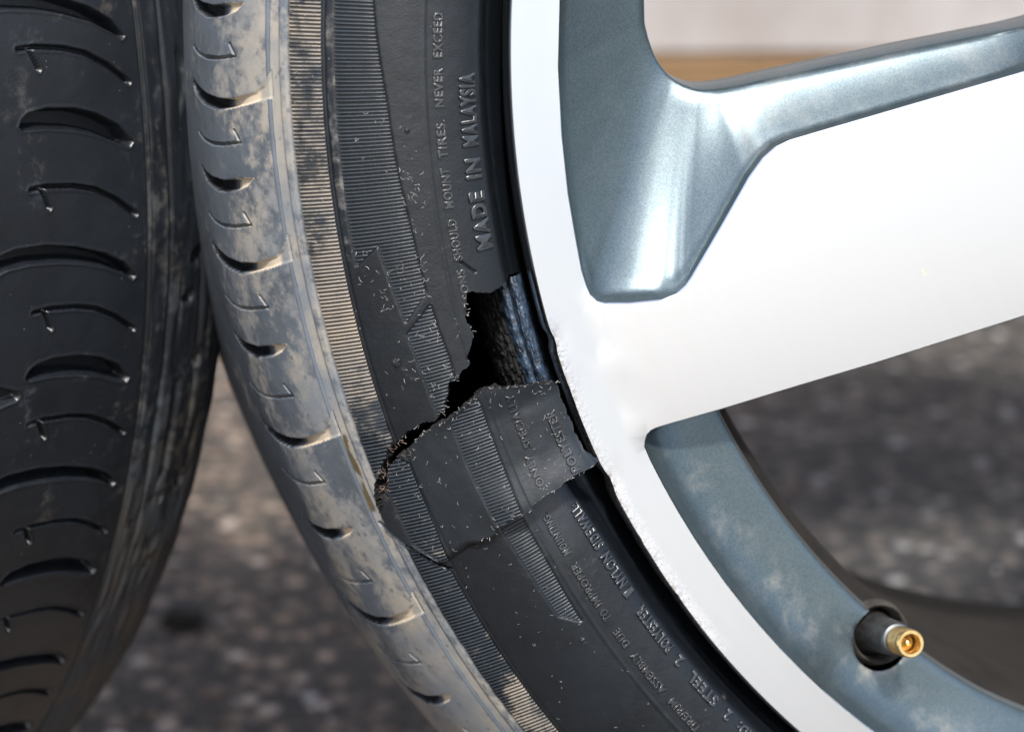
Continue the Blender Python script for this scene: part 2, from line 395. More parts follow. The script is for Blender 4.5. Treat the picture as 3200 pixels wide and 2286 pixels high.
CRES = [(102.7,-.36),(108.7,-.31),(118,-.14),(126,-.24),(131,-.42),(135,-.7),(135.5,-.5),(131,.08),(122,.42),(112.7,.36),(106,.05)]
SIPE = [(134,-.42),(129,-.12),(123.5,.02),(116,.02),(107,-.13)]
HOOK = [(107,-.13),(109.4,-.66)]
SIDELINE = 52.6
CRACK = [(92.5,21.85),(90.9,22.25),(88.2,22.9),(85.9,23.42),(83.8,24.05),(81.6,24.48),(79.5,24.92),(78.2,25.05)]
B1 = [(78.3, -8.8), (87.2, -8.8), (87.2, 21.5), (78.3, 21.5)]
B1L = [(86.7, 23.25), (85.9, 23.5), (83.8, 24.15), (81.6, 24.55), (79.4, 25.05), (78.4, 25.2), (78.4, 60), (87.2, 60), (87.1, 24.)]
B2 = [(74.6, -8.8), (74.7, 8.7), (68.2, 7.82), (66.8, 10.0), (65.4, 11.95), (58.7, 10.62), (59.3, 7.5), (60.8, 3.96), (61.9, .75), (64., -2.4), (65.1, -4.4), (67.5, -8.8)]
B22 = [(58.3, 11.3), (65.7, 12.55), (64.9, 14.7), (64.3, 17.4), (60, 17.4), (57.4, 15.6), (57.3, 14.2), (57.85, 12.9)]
B2L = [(61.3, 22.9), (60.8, 24.1), (59.7, 26.6), (59.0, 29.9), (54.9, 30.85), (54.5, 27.2), (54.7, 22.9)]
SMALLCUT = [(48.6,9.5),(47.3,9.82),(45.6,10.2)]

th_f = np.arange(-7, 57, .052); th_c = np.arange(57, 353.01, 2.0)
th = np.concatenate([th_f, th_c[1:] if th_c[0] - th_f[-1] < .5 else th_c]); th[-1] = 353
s_f = np.concatenate([np.arange(14, 90, .40), np.arange(90, 140, .29), np.arange(140, 150, 1.)])
s_all = np.concatenate([np.linspace(0, 14, 9)[:-1], s_f, np.linspace(150, TY.s[-1], 46)[1:]])
TH, SG = np.meshgrid(th, s_all)
H = np.zeros_like(SG); DUST = np.zeros_like(SG)
fmask = (TH < 56.9)
Tm = TH*MMD
# rings and steps
H += 3.2e-4*np.exp(-((SG-SIDELINE)/.28)**2)
H += -4.2e-4*sstep(90.0, 91.0, SG)*(1-sstep(93.7, 94.5, SG))
H += -3.5e-4*np.exp(-((SG-77.4)/.35)**2)
H += -2.0e-4*np.exp(-((SG-87.9)/.3)**2)
H += 1.6e-4*sstep(28.2, 28.6, SG)*(1-sstep(30.6, 31.0, SG))
BANDH = 4.5e-4
def dent(s, t):                                                # the sidewall under the flap is pushed in
    s = np.asarray(s, float); t = np.asarray(t, float)
    return -3.0e-3*np.exp(-np.maximum(t-22.5, 0)**2/12.)*sstep(20, 36, s)*(1-sstep(46, 64, s))*sstep(18.5, 19.5, t)
class DentSurf:
    def at(self, s, t, h=0.): return TY.at(s, t, h+dent(s, t))
    def r(self, s): return TY.r(s)
DS = DentSurf()
H += dent(SG, TH)
for pb_ in (B1, B1L, B2, B22, B2L):
    t0_ = min(q[1] for q in pb_)-.5; t1_ = min(57., max(q[1] for q in pb_)+.5); s0_ = min(q[0] for q in pb_)-1; s1_ = max(q[0] for q in pb_)+1
    r0, r1 = np.searchsorted(s_all, [s0_, s1_]); c0, c1 = np.searchsorted(th, [t0_, t1_])
    H[r0:r1, c0:c1] -= BANDH*(1-sstep(-.05, .35, sdf_poly(SG[r0:r1, c0:c1], Tm[r0:r1, c0:c1], [(q[0], q[1]*MMD) for q in pb_])))
n_big = vnoise(SG*.09, Tm*.05, 4); n_mid = vnoise(SG*.35, Tm*.22, 9)
DUST = np.where(SG < 74, .10+.12*n_big, 0)
DUST = np.where((SG >= 74.6) & (SG < 77.2), .30*(1-sstep(6, 12, TH))+.06, DUST)
DUST = np.where((SG >= 78.2) & (SG < 87.6), .62-.35*sstep(16, 18, TH), DUST)
DUST = np.where((SG >= 87.6) & (SG < 90.5), .50+.2*(n_big-.5), DUST)
DUST = np.where((SG >= 90.5) & (SG < 94.2), .62+.5*(n_big-.5), DUST)
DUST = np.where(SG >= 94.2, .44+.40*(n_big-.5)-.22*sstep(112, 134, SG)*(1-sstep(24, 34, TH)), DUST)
DUST = np.where((SG >= 94.2), DUST+.24*sstep(24, 36, TH), DUST)
DUST = np.where((SG > 93.5) & (SG < 94.7), .15, DUST)
def window(t, lo=94-2, hi=140, dt=1.6):
    r0, r1 = np.searchsorted(s_all, [lo, hi]); c0, c1 = np.searchsorted(th, [t-dt, t+dt]); return slice(r0, r1), slice(c0, c1)
for t in LONG_T:
    a, b = window(t); d = sdf_poly(SG[a, b], Tm[a, b], [(s, (t+q)*MMD) for s, q in LONG])
    k = 1-sstep(-.5, .08, d)
    H[a, b] = np.minimum(H[a, b], H[a, b]-k*3.2e-3*sstep(100, 120, SG[a, b])-k*5.5e-4)
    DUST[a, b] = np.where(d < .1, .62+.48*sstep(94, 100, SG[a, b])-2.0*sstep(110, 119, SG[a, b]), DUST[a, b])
for t in CRES_T:
    a, b = window(t); d = sdf_poly(SG[a, b], Tm[a, b], [(s, (t+q)*MMD) for s, q in CRES])
    k = 1-sstep(-.55, .08, d)
    H[a, b] -= k*3.4e-3*(.25+.75*sstep(106, 124, SG[a, b]))
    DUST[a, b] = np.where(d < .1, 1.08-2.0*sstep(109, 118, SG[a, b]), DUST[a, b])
for t in SIPE_T:
    a, b = window(t); d1, u1 = dist_line(SG[a, b], Tm[a, b], [(s, (t+q)*MMD) for s, q in SIPE])
    d2, u2 = dist_line(SG[a, b], Tm[a, b], [(s, (t+q)*MMD) for s, q in HOOK])
    k = np.maximum(1-sstep(.18, .42, d1), 1-sstep(.28, .5, d2))
    H[a, b] -= k*1.5e-3; DUST[a, b] += k*.30
# block edges: a low step along the outer side of every block
# the crack running down from the tear, and a nick in the sidewall
a, b = window(23.2, 70, 97, 3.2); d, u = dist_line(SG[a, b], Tm[a, b], [(s, t*MMD) for s, t in CRACK])
dj = d+(vnoise(SG[a, b]*1.6, Tm[a, b]*1.6, 21)-.5)*.5
H[a, b] -= 3.6e-3*(1-sstep(.12, .6, dj))*(1-.9*np.abs(u-.5)); DUST[a, b] = np.where(dj < .7, 0, DUST[a, b])
a, b = window(9.8, 42, 52, 1.2); d, u = dist_line(SG[a, b], Tm[a, b], [(s, t*MMD*.82) for s, t in SMALLCUT] if False else [(s, t*MMD) for s, t in SMALLCUT])
H[a, b] -= .9e-3*(1-sstep(.05, .3, d))
# oily brown stain beside the tear
d, u = dist_line(SG, Tm, [(92.5, 17.2*MMD), (92.5, 19.0*MMD), (92.8, 21.0*MMD)])
STAIN = np.where(fmask, (1-sstep(.1, 1.3, d+(n_mid-.5)*1.2))*(.35+.65*sstep(.35, .6, vnoise(SG*1.2, Tm*.25, 17))), 0)
DUST = np.where(STAIN > .5, DUST*.4, DUST)
H += (n_big-.5)*2.2e-4*(SG > 94)+(n_mid-.5)*5e-5
H = np.where(fmask, H, 0.)
Vt = TY.at(SG, TH, H)
nr, nc = SG.shape
# cut the hole: drop the cells inside the frayed outline, pull border vertices on to it
sub_r = np.searchsorted(s_all, [18, 96]); sub_c = np.searchsorted(th, [9, 24])
inside = np.zeros(SG.shape, bool); sd_ = np.full(SG.shape, 9.)
rs, cs = slice(*sub_r), slice(*sub_c)
sd_[rs, cs] = sdf_poly(SG[rs, cs], Tm[rs, cs], HOLEJ); inside = sd_ < 0
Fq = grid_faces(nr, nc)
keep = ~(inside.ravel()[Fq].all(1))
Fk = Fq[keep]
# snap
used_in = np.unique(Fk[inside.ravel()[Fk]]); Pj = np.vstack([HOLEJ, HOLEJ[:1]])
Ss, Ts = SG.ravel().copy(), Tm.ravel().copy()
for vi in used_in:
    p = np.array([Ss[vi], Ts[vi]]); A = Pj[:-1]; E_ = Pj[1:]-A; t_ = np.clip(((p-A)*E_).sum(1)/((E_**2).sum(1)+1e-12), 0, 1); q = A+E_*t_[:, None]
    j = ((q-p)**2).sum(1).argmin(); Ss[vi], Ts[vi] = q[j]
Vt = Vt.reshape(-1, 3); Vt[used_in] = TY.at(Ss[used_in], Ts[used_in]/MMD, H.ravel()[used_in])
# walls of the torn edge
e = np.sort(np.concatenate([Fk[:, [0, 1]], Fk[:, [1, 2]], Fk[:, [2, 3]], Fk[:, [3, 0]]]), axis=1)
ue, cnt = np.unique(e, axis=0, return_counts=True); be = ue[cnt == 1]
isn = np.zeros(len(Vt), bool); isn[used_in] = True
be = be[isn[be].all(1)]
wv = np.unique(be); m1 = {v: i for i, v in enumerate(wv)}
def wall_mesh(top, N_in, edges, steps=(0, .0022, .0048), amp=.0009, seed=5):
    V = []; n = len(top)
    for k, dpt in enumerate(steps):
        j = (rng.random((n, 3))-.5)*amp*(k > 0)
        V.append(top+N_in*dpt+j)
    V = np.concatenate(V); F = []
    for a, b in edges:
        for k in range(len(steps)-1): F.append((k*n+a, k*n+b, (k+1)*n+b, (k+1)*n+a))
    return V, F
N_in = (TY.at(Ss[wv], Ts[wv]/MMD, -.001)-TY.at(Ss[wv], Ts[wv]/MMD, 0.))/.001
WV, WF = wall_mesh(Vt[wv], N_in, [(m1[a], m1[b]) for a, b in be])

# ---- the wheel as one thing
ex = Vector((.975283620, .220956695, 0)); nw = Vector((.21880649, -.96579281, .13916882)).normalized()
ez = Vector((-.03075028, .13572907, .99026867)).normalized(); Cw = Vector((.23865969, .61254663, .34373013))
wheel = bpy.data.objects.new('car_wheel', None); COL.objects.link(wheel); wheel.empty_display_size = .05
R3 = Matrix((ex, -nw, ez)).transposed()
base = Cw-ez*.3207
wheel.matrix_world = Matrix.Translation(base) @ R3.to_4x4()
tag(wheel, 'alloy wheel with machined silver spokes and a torn, split low profile tyre', 'wheel')
CEN = (0, 0, .3207)

def submesh(F, V, attrs, name):
    u, inv = np.unique(F, return_inverse=True); inv = inv.reshape(F.shape)
    return mesh(name, V[u], inv, True, {k: a[u] for k, a in attrs.items()})
row_of = Fk[:, 0]//nc; split = np.searchsorted(s_all, 87.5); split2 = np.searchsorted(s_all, TY.s[-1]-87.5)
is_tr = (row_of >= split) & (row_of < split2)
attrs = {'dust': DUST.ravel(), 'stain': STAIN.ravel()}
def flipq(F): return F[:, ::-1]
tyre = link('tyre', submesh(flipq(Fk[~is_tr]), Vt, attrs, 'tyre'), M_SIDE, wheel, CEN)
tread = link('tread', submesh(flipq(Fk[is_tr]), Vt, attrs, 'tread'), M_TREAD, tyre)
link('torn_edge', mesh('torn_edge', WV, WF, False), M_TORN, tyre)

# raised rib bands -------------------------------------------------
def scan(poly, t):
    xs = []
    n = len(poly)
    for i in range(n):
        (sa, ta), (sb, tb) = poly[i], poly[(i+1) % n]
        if (ta > t) != (tb > t): xs.append(sa+(t-ta)/(tb-ta)*(sb-sa))
    return sorted(xs)
def rib_band(name, sf, poly, pitch, dustf, cut=None, hgt=2.0e-4, hbase=0., duty=.60):
    tmin = min(p[1] for p in poly); tmax = max(p[1] for p in poly); V = []; F = []; D = []
    k0 = math.ceil(tmin/pitch); t = k0*pitch
    while t < tmax:
        xs = scan(poly, t)
        for a, b in zip(xs[::2], xs[1::2]):
            if b-a < .5: continue
            segs = [(a, b)]
            if cut is not None:
                ss = np.linspace(a, b, 60); dd = sdf_poly(ss, np.full(60, t*MMD), cut)
                ok = dd > .05; segs = []; i = 0
                while i < 60:
                    if ok[i]:
                        j = i
                        while j+1 < 60 and ok[j+1]: j += 1
                        if j > i: segs.append((ss[i], ss[j]))
                        i = j+1
                    else: i += 1
            for a2, b2 in segs:
                n = max(2, int((b2-a2)/2.5)+1)
                hw = pitch*duty/2; jt = rnd.gauss(0, .006)
                ss = np.concatenate([[a2+.0], np.linspace(a2+.22, b2-.22, n), [b2]]) if b2-a2 > .8 else np.array([a2, (a2+b2)/2, b2])
                hs = np.full(len(ss), hgt*(1+rnd.gauss(0, .15))); hs[0] = hs[-1] = hbase
                prof = [(-hw, -6e-4), (-hw*.66, -.6), (0, 1.0), (hw*.66, -.6), (hw, -6e-4)]
                b0 = len(V)
                for s_, h_ in zip(ss, hs):
                    for dt, hh in prof:
                        V.append(sf.at(np.array(s_), np.array(t+jt+dt), h_ if hh > .5 else h_*.2 if hh < -.5 else -6.5e-4)); D.append(dustf(s_, t, 1. if abs(hh) > .5 else 0.))
                for i in range(len(ss)-1):
                    for j in range(4):
                        F.append((b0+i*5+j, b0+i*5+j+1, b0+(i+1)*5+j+1, b0+(i+1)*5+j))
        t += pitch
    o = link(name, mesh(name, np.array(V), np.array(F), True, {'dust': D}), M_RIB, tyre, kind='stuff'); return o
PITCH = .187
def d1(s, t, h):
    nz = float(vnoise(np.array(t*.55), np.array(s*.12), 23))*.6+float(vnoise(np.array(t*1.9), np.array(s*.5), 29))*.4
    return max(0., (.46+.45*(nz-.45)+.12*float(sstep(6, 10, t))-.42*float(sstep(14.5, 18.5, t)))*(1 if h > .5 else .8))
d0 = lambda s, t, h: .12 if t < 8 else .16
rib_band('ribbed_band', TY, B1, PITCH, d1, HOLEJ)
d1l = lambda s, t, h: (.10+.42*float(sstep(27, 36, t))+.3*(float(vnoise(np.array(t*.7), np.array(s*.3), 27))-.45))*(1 if h > .5 else .8)
rib_band('ribbed_band', TY, B1L, PITCH, d1l)
rib_band('ribbed_band', TY, B2, PITCH, d0)
rib_band('ribbed_band', TY, B22, PITCH, d0, HOLEJ)
rib_band('ribbed_band', DS, B2L, PITCH, d0)

# the flap -------------------------------------------------
FLAP = [(45.82,18.7),(46.6,18.4),(43.75,18.02),(41.36,17.88),(38.2,17.62),(35.7,17.42),(32.45,17.34),(28.4,16.93),(25.2,16.64),(22.9,16.38),(21.8,16.30),(17.9,16.38),(15.9,16.75),(13.3,16.8),(9.7,16.97),(6.8,17.2),(3.5,17.33),(3.5,18.8),(3.4,20.5),(2.9,22.1),(1.6,22.95),(4.6,22.87),(7.5,22.87),(10.3,22.84),(13.9,23.0),(15.9,22.9),(20,23.2),(21.8,23.38),(24.1,23.45),(28,23.48),(31,23.56),(33.2,23.86),(36.4,23.95),(40.7,24.4),(46.2,24.86),(47.9,24.84),(51.9,24.19),(56.4,23.14),(61.6,21.96),(61.0,21.5),(59.8,21.09),(57.9,20.47),(55.4,19.99),(54.0,19.56),(53.0,19.18),(51.5,18.82),(48.3,18.45)]
FLAPJ = jag(FLAP, .55, .5, 8)
FLIFT0 = 4e-4
fs = np.arange(0, 64, .38); ft = np.arange(15.6, 25.6, .07)
FT, FS = np.meshgrid(ft, fs); Fm = FT*MMD
def flap_lift(s, t):
    # settles on to the sidewall along the crack, curls up a little at the free ends
    k = 1-sstep(30, 62, s)*.85
    up = 1.4e-3*(1-sstep(16.2, 18.2, t))*(1-sstep(30, 48, s))
    lo = 1.7e-3*sstep(20.6, 23.4, t)*(1-sstep(24, 36, s))
    dj_ = dist_line(np.atleast_1d(np.asarray(s, float)), np.atleast_1d(np.asarray(t, float)*MMD), [(40.5, 24.75*MMD), (44, 25.0*MMD), (47.5, 25.2*MMD)])[0].reshape(np.shape(s))
    return FLIFT0+up+lo-3.2e-3*(1-sstep(1.0, 5.5, dj_))
FH = flap_lift(FS, FT)+2.8e-4*np.exp(-((FS-20.9)/.3)**2)+(vnoise(FS*.3, Fm*.2, 14)-.5)*2.4e-4
FH -= 3.0e-4*np.exp(-((FS-46.0)/.35)**2)
FH += 2.5e-4*(1-sstep(3.0, 3.9, FS))
fb1 = [(52.4,18.95),(53.0,19.2),(53.3,19.56),(54.9,20.04),(55.3,21.6),(55.3,23.2),(51.5,24.1),(48.6,24.65),(47.6,24.4),(46.6,22.5),(46.4,20.7),(46.2,19.0),(48.5,18.6)]
fb2 = [(31.6,17.4),(31.6,19.3),(31.3,21.5),(30.9,23.5),(24.1,23.42),(23.7,21.8),(23.3,19.),(23.3,16.65),(25.5,16.8),(28.4,17.1)]
for pb_ in (fb1, fb2): FH -= BANDH*(1-sstep(-.05, .35, sdf_poly(FS, Fm, [(q[0], q[1]*MMD) for q in pb_])))
fin = sdf_poly(FS, Fm, FLAPJ) < 0
ff = grid_faces(*FS.shape); kf = fin.ravel()[ff].any(1); ffk = ff[kf]
FVs, FVt = FS.ravel().copy(), Fm.ravel().copy(); outv = np.unique(ffk[~fin.ravel()[ffk]]); Pj = np.vstack([FLAPJ, FLAPJ[:1]])
for vi in outv:
    p = np.array([FVs[vi], FVt[vi]]); A = Pj[:-1]; E_ = Pj[1:]-A; t_ = np.clip(((p-A)*E_).sum(1)/((E_**2).sum(1)+1e-12), 0, 1); q = A+E_*t_[:, None]
    j = ((q-p)**2).sum(1).argmin(); FVs[vi], FVt[vi] = q[j]
FV = FL.at(FVs, FVt/MMD, FH.ravel())
u, inv = np.unique(ffk, return_inverse=True); inv = inv.reshape(ffk.shape); top = FV[u]
e = np.sort(np.concatenate([inv[:, [0, 1]], inv[:, [1, 2]], inv[:, [2, 3]], inv[:, [3, 0]]]), axis=1)
ue, cnt = np.unique(e, axis=0, return_counts=True); be = ue[cnt == 1]
n = len(top)
Nf = (FL.at(FVs[u], FVt[u]/MMD, -.001)-FL.at(FVs[u], FVt[u]/MMD, 0.))/.001
thk = .0042*(1-.7*sstep(36, 50, FVs[u])*sstep(22.5, 24.5, FVt[u]/MMD))
bot = top+Nf*thk[:, None]
fd = .06+.14*vnoise(FVs[u]*.2, FVt[u]*.2, 3)+.12*sstep(40, 50, FVs[u])
fm_ = mesh('torn_flap', np.concatenate([top, bot]), np.concatenate([flipq(inv), inv+n]), True, {'dust': np.concatenate([fd, fd])})
flap = link('torn_flap', fm_, M_FLAP, tyre); flap['label'] = 'torn rubber flap lifted off the sidewall'
wvv = np.unique(be); mm = {v: i for i, v in enumerate(wvv)}
WV, WF = wall_mesh(top[wvv], Nf[wvv], [(mm[a], mm[b]) for a, b in be], steps=(0, .0014, .0030, .0042), amp=.0006)
link('flap_edge', mesh('flap_edge', WV, WF, False), M_TORN, tyre)
class LiftSurf:
    def at(self, s, t, h=0.): return FL.at(s, t, h+flap_lift(np.asarray(s), np.asarray(t)))
    def r(self, s): return FL.r(s)
LS = LiftSurf()
rib_band('ribbed_band', LS, fb1, PITCH, lambda s, t, h: .12+.25*h*float(vnoise(np.array(s*.4), np.array(t*3.), 4)))
rib_band('ribbed_band', LS, fb2, PITCH, d0)

# torn bead strip seen in the hole, and a ragged ply layer beside it
def strip(name, mat, sf_pts, t0, t1, amp, seed, dt=.06):
    P = catmull(sf_pts, 8); tt = np.arange(t0, t1, dt); T_, I_ = np.meshgrid(np.radians(tt), np.arange(len(P)))
    tj = np.degrees(T_); nz = (vnoise(I_*.55, tj*2.2, seed)-.5)*amp+(vnoise(I_*1.3, tj*9, seed+1)-.5)*amp*.55
    r = P[:, 0][:, None]+nz*.5; d = P[:, 1][:, None]+nz
    V = np.stack([-r*np.cos(T_), -d+0*T_, -r*np.sin(T_)], -1).reshape(-1, 3)
    return link(name, mesh(name, V, flipq(grid_faces(len(P), len(tt)))), mat, tyre)
strip('torn_bead', M_PLY, [(.2452,-.0150),(.2468,-.0112),(.2484,-.0100),(.2496,-.0104),(.2501,-.0125),(.2507,-.0106),(.2522,-.0112),(.2532,-.0150),(.2536,-.020)], 11.5, 19.6, .0005, 31)
strip('ply_layer', M_TORN, [(.2530,-.0125),(.2545,-.0150),(.2560,-.0190),(.2568,-.024),(.2568,-.032)], 11.3, 19.6, .0016, 37)

# lettering -------------------------------------------------
def word(txt, sf, s0, s1, t_bot, t_top, depth=3.6e-4, bold=.012, cut=None):
    """raised word read upwards: baseline at s0, cap height at s1, from angle t_bot (start) to t_top (end)"""
    c = bpy.data.curves.new('w', 'FONT'); c.body = txt; c.size = 1; c.extrude = .05; c.offset = bold; c.resolution_u = 3; c.bevel_depth = .035; c.bevel_resolution = 1; c.space_character = 1.12
    o = bpy.data.objects.new('w', c); COL.objects.link(o); bpy.context.view_layer.update()
    me = bpy.data.meshes.new_from_object(o.evaluated_get(bpy.context.evaluated_depsgraph_get())); bpy.data.objects.remove(o)
    n = len(me.vertices); V = np.zeros(n*3, np.float32); me.vertices.foreach_get('co', V); V = V.reshape(-1, 3).astype(float)
    x0, x1 = V[:, 0].min(), V[:, 0].max(); y0 = 0.; y1 = .70
    t = t_bot+(V[:, 0]-x0)/(x1-x0)*(t_top-t_bot); s = s0+(V[:, 1]-y0)/(y1-y0)*(s1-s0)
    z = (V[:, 2]-V[:, 2].min())/(V[:, 2].max()-V[:, 2].min()); h = z*depth-5e-5
    P = sf.at(s, t, h); me.vertices.foreach_set('co', P.astype(np.float32).ravel()); me.update()
    bm = bmesh.new(); bm.from_mesh(me)
    if cut is not None:
        sdv = sdf_poly(s, t*MMD, cut) < .1; bm.verts.ensure_lookup_table()
        bmesh.ops.delete(bm, geom=[bm.verts[i] for i in np.where(sdv)[0]], context='VERTS')
    bmesh.ops.recalc_face_normals(bm, faces=bm.faces[:]); bm.to_mesh(me); bm.free()
    me.name = 'lettering'; me.materials.clear()
    return link('lettering', me, M_LET, tyre)
for txt, a, b in (('MADE', 9.12, 5.85), ('IN', 5.15, 4.0), ('MALAYSIA', 3.35, -.68)):
    word(txt, TY, 39.9, 43.8, a, b, 8e-4, .022)
for txt, a, b in (('SHOULD', 9.35, 7.08), ('MOUNT', 6.5, 4.32), ('TIRES.', 3.82, 1.75), ('NEVER', 1.1, -1.0), ('EXCEED', -1.5, -3.88)):
    word(txt, TY, 48.1, 50.3, a, b, 5e-4)
word('PERSONS', TY, 48.3, 50.3, 12.6, 9.85, 3.2e-4, cut=HOLEJ)
for txt, a, b in (('MOUNTING.', 27.1, 24.5), ('IMPROPER', 30.65, 27.7), ('TO', 31.65, 30.95), ('DUE', 33.6, 32.4), ('ASSEMBLY', 37.2, 34.1), ('TIRE/RIM', 40.4, 37.8), ('OF', 41.9, 41.1), ('EXPLOSION', 45.9, 42.5)):
    word(txt, DS, 47.9, 50.0, a, b, 7e-4)
for txt, a, b in (('SIDEWALL:', 27.9, 24.9), ('NYLON', 30.65, 28.35), ('1', 31.35, 30.95), ('POLYESTER', 35.6, 32.3), ('2', 36.75, 36.25), ('STEEL', 40.1, 37.6), ('2', 41.4, 40.95), ('TREAD:', 45., 42.1)):
    word(txt, DS, 39.0, 42.0, a, b, 8e-4, .015)
word('ONLY', LS, 15.9, 17.8, 22.45, 20.55, 6e-4); word('SPECIALLY', LS, 14.9, 16.9, 20.2, 16.95, 6e-4); word('POLYESTER', LS, 6.4, 8.7, 22.6, 18.75, 7e-4, .015)

# moulded nubs and grit, lint and torn cord fibres -----------------
def nub(s, t, size):
    bm = bmesh.new(); bmesh.ops.create_icosphere(bm, subdivisions=2, radius=size)
    for v in bm.verts: v.co *= 1+rnd.uniform(-.25, .25)
    me = bpy.data.meshes.new('rubber_nub'); bm.to_mesh(me); bm.free()
    o = link('rubber_nub', me, M_LET, tyre, Vector(TY.at(np.array(s), np.array(t), size*.4))); return o
nub(70.2, 13.8, .00095)
nub(57.4, 2.15, .00065); nub(57.4, 31.7, .00065)
paths = []; radii = []
def thread(sf, s, t, ln, h0=2e-4, rise=6e-4, r=2.9e-5, wig=1.):
    n = 6; a = rnd.uniform(0, 6.3); P = []
    for i in range(n):
        P.append(sf.at(np.array(s), np.array(t), h0+rise*math.sin(math.pi*i/(n-1))*rnd.uniform(.3, 1)))
        a += rnd.gauss(0, .6*wig); s += ln/n*math.cos(a); t += ln/n*math.sin(a)/4.9
    paths.append(np.array(P)); radii.append(r*rnd.uniform(.6, 1.2))
cl = [(rnd.uniform(54, 76), rnd.gauss(11, 6), rnd.uniform(.8, 4)) for _ in range(16)]
for i in range(150):
    a_, b_, c_ = rnd.choice(cl); s = rnd.gauss(a_, c_); t = rnd.gauss(b_, c_/5)
    if i % 4 == 0: s = rnd.gauss(58.5, .8); t = rnd.uniform(4, 16)
    if not 52.8 < s < 77 or t > 16.3 or t < -5 or sdf_poly(np.array([s]), np.array([t*MMD]), HOLEJ)[0] < .5: continue
    thread(TY, s, t, rnd.uniform(.4, 2.2), r=rnd.choice((2.0e-5, 2.6e-5, 3.4e-5)))
for i in range(34): thread(DS, rnd.uniform(52, 77), 24+abs(rnd.gauss(0, 7)), rnd.uniform(.4, 1.4), r=2.2e-5)
for i in range(25): thread(TY, rnd.uniform(78, 87), rnd.uniform(-4, 16), rnd.uniform(.6, 1.6), 5e-4)
FLsafe = np.array(FLAP)
for i in range(330):
    s = rnd.uniform(4, 54); t = rnd.uniform(16.8, 24)
    q_ = -sdf_poly(np.array([s]), np.array([t*MMD]), FLAPJ)[0]
    if q_ < .5 or rnd.random() > math.exp(-q_/4.5)+.10: continue
    thread(LS, s, t, rnd.uniform(.4, 2.0), r=rnd.choice((2.0e-5, 2.6e-5, 3.4e-5)))
V, F = tube_mesh(paths, radii, 4); link('lint', mesh('lint', V, F), M_LINT, tyre, kind='stuff')
paths = []; radii = []
def fibre(sf, p, out, ln, r):
    s, t = p; P = []; n = 5; a = math.atan2(out[1], out[0])+rnd.gauss(0, .7); h = rnd.uniform(-1.4e-3, 1e-4)
    for i in range(n):
        P.append(sf.at(np.array(s), np.array(t/MMD), h)); h += rnd.uniform(-1e-4, 3.5e-4); a += rnd.gauss(0, .45); s += ln/n*math.cos(a); t += ln/n*math.sin(a)
    paths.append(np.array(P)); radii.append(r)
def fray(sf, poly, sel, num, lo, hi, r):
    P = np.asarray(poly); n = len(P); idx = [i for i in range(n) if sel(P[i][0], P[i][1]/MMD)]
    for _ in range(num):
        i = rnd.choice(idx); T = P[(i+1) % n]-P[i-1]; L = np.linalg.norm(T)+1e-9; N = np.array([-T[1], T[0]])/L
        if rnd.random() < .5: N = -N
        fibre(sf, P[i]+np.array([rnd.gauss(0, .2), rnd.gauss(0, .2)]), N, rnd.uniform(lo, hi), r*rnd.uniform(.6, 1.3))
fray(TY, HOLEJ, lambda s, t: 76 < s < 89 and t < 20.2, 38, .8, 3.2, 5e-5)
fray(LS, FLAPJ, lambda s, t: s > 44 and t < 20.5, 34, .8, 3.0, 5e-5)
V, F = tube_mesh(paths, radii, 4); link('torn_cords', mesh('torn_cords', V, F), M_CORD, tyre, kind='stuff')
paths = []; radii = []
fray(TY, HOLEJ, lambda s, t: 48 < s < 78 and t < 17.9, 60, .3, 1.4, 3.2e-5)
fray(LS, FLAPJ, lambda s, t: 1 < s < 47 and t < 18, 90, .3, 1.4, 3.2e-5)
fray(LS, FLAPJ, lambda s, t: 1 < s < 40 and t > 22.5, 40, .3, 1.5, 3.2e-5)
V, F = tube_mesh(paths, radii, 4); link('torn_fibres', mesh('torn_fibres', V, F), M_LINT, tyre, kind='stuff')

# ------------------------------------------------------------------ rim
# outlines in the wheel plane (mm; x right, z up, centre of the wheel at 0,0)
U = [(-66,7.5),(-108.9,-2.6),(-142.8,-10.5),(-167.2,-16.2),(-173.5,-17.7),(-177.2,-19.2),(-180.5,-21.8),(-184.2,-26.5),(-191.5,-38.4),(-199.6,-51.2),(-201.2,-53.3),(-203.6,-55.3),(-207.4,-56.6),(-215.7,-56.9),(-222.4,-56.5),(-224.6,-55.7),(-226.3,-54.0),(-227.3,-51.5),(-228.4,-47.7),(-229.9,-38.5),(-231.4,-28.2),(-232.6,-13.5),(-233.0,3.1)]
Wn = [(-82,11),(-102.5,7.7),(-137.1,2.6),(-162,-1.4),(-172,-3.0),(-178,-4.1),(-184,-5.1),(-187.8,-5.5),(-190.5,-5.55),(-193,-5.35),(-194.0,-5.0),(-195.2,-4.5),(-196.4,-4.0),(-197.8,-3.2),(-199.0,-2.3),(-199.9,-1.5),(-200.6,-.7),(-201.3,.2),(-202.0,1.2),(-203.0,2.6),(-204.2,5.2),(-205.4,8.6),(-206.4,12.4)]
Ld = [(-212.9,-94.2),(-212.75,-92.6),(-212.2,-91.0),(-211.2,-90.0),(-209.8,-89.4),(-206,-88.5),(-192.2,-85.6),(-171,-80.7),(-150.8,-76.2),(-108.2,-65.9),(-54,-52.5)]
def rot(p, deg):                                                # increase theta (downwards on the left side) by deg
    x, z = p; r = math.hypot(x, z); t = math.atan2(-z, -x)+rad(deg); return (-r*math.cos(t), -r*math.sin(t))
def pol(r, deg): return (-r*math.cos(rad(deg)), -r*math.sin(rad(deg)))
Mk = list(U); Wk = list(Wn); dk = [(-.0145)]*len(U); wk = [1.]*len(U)
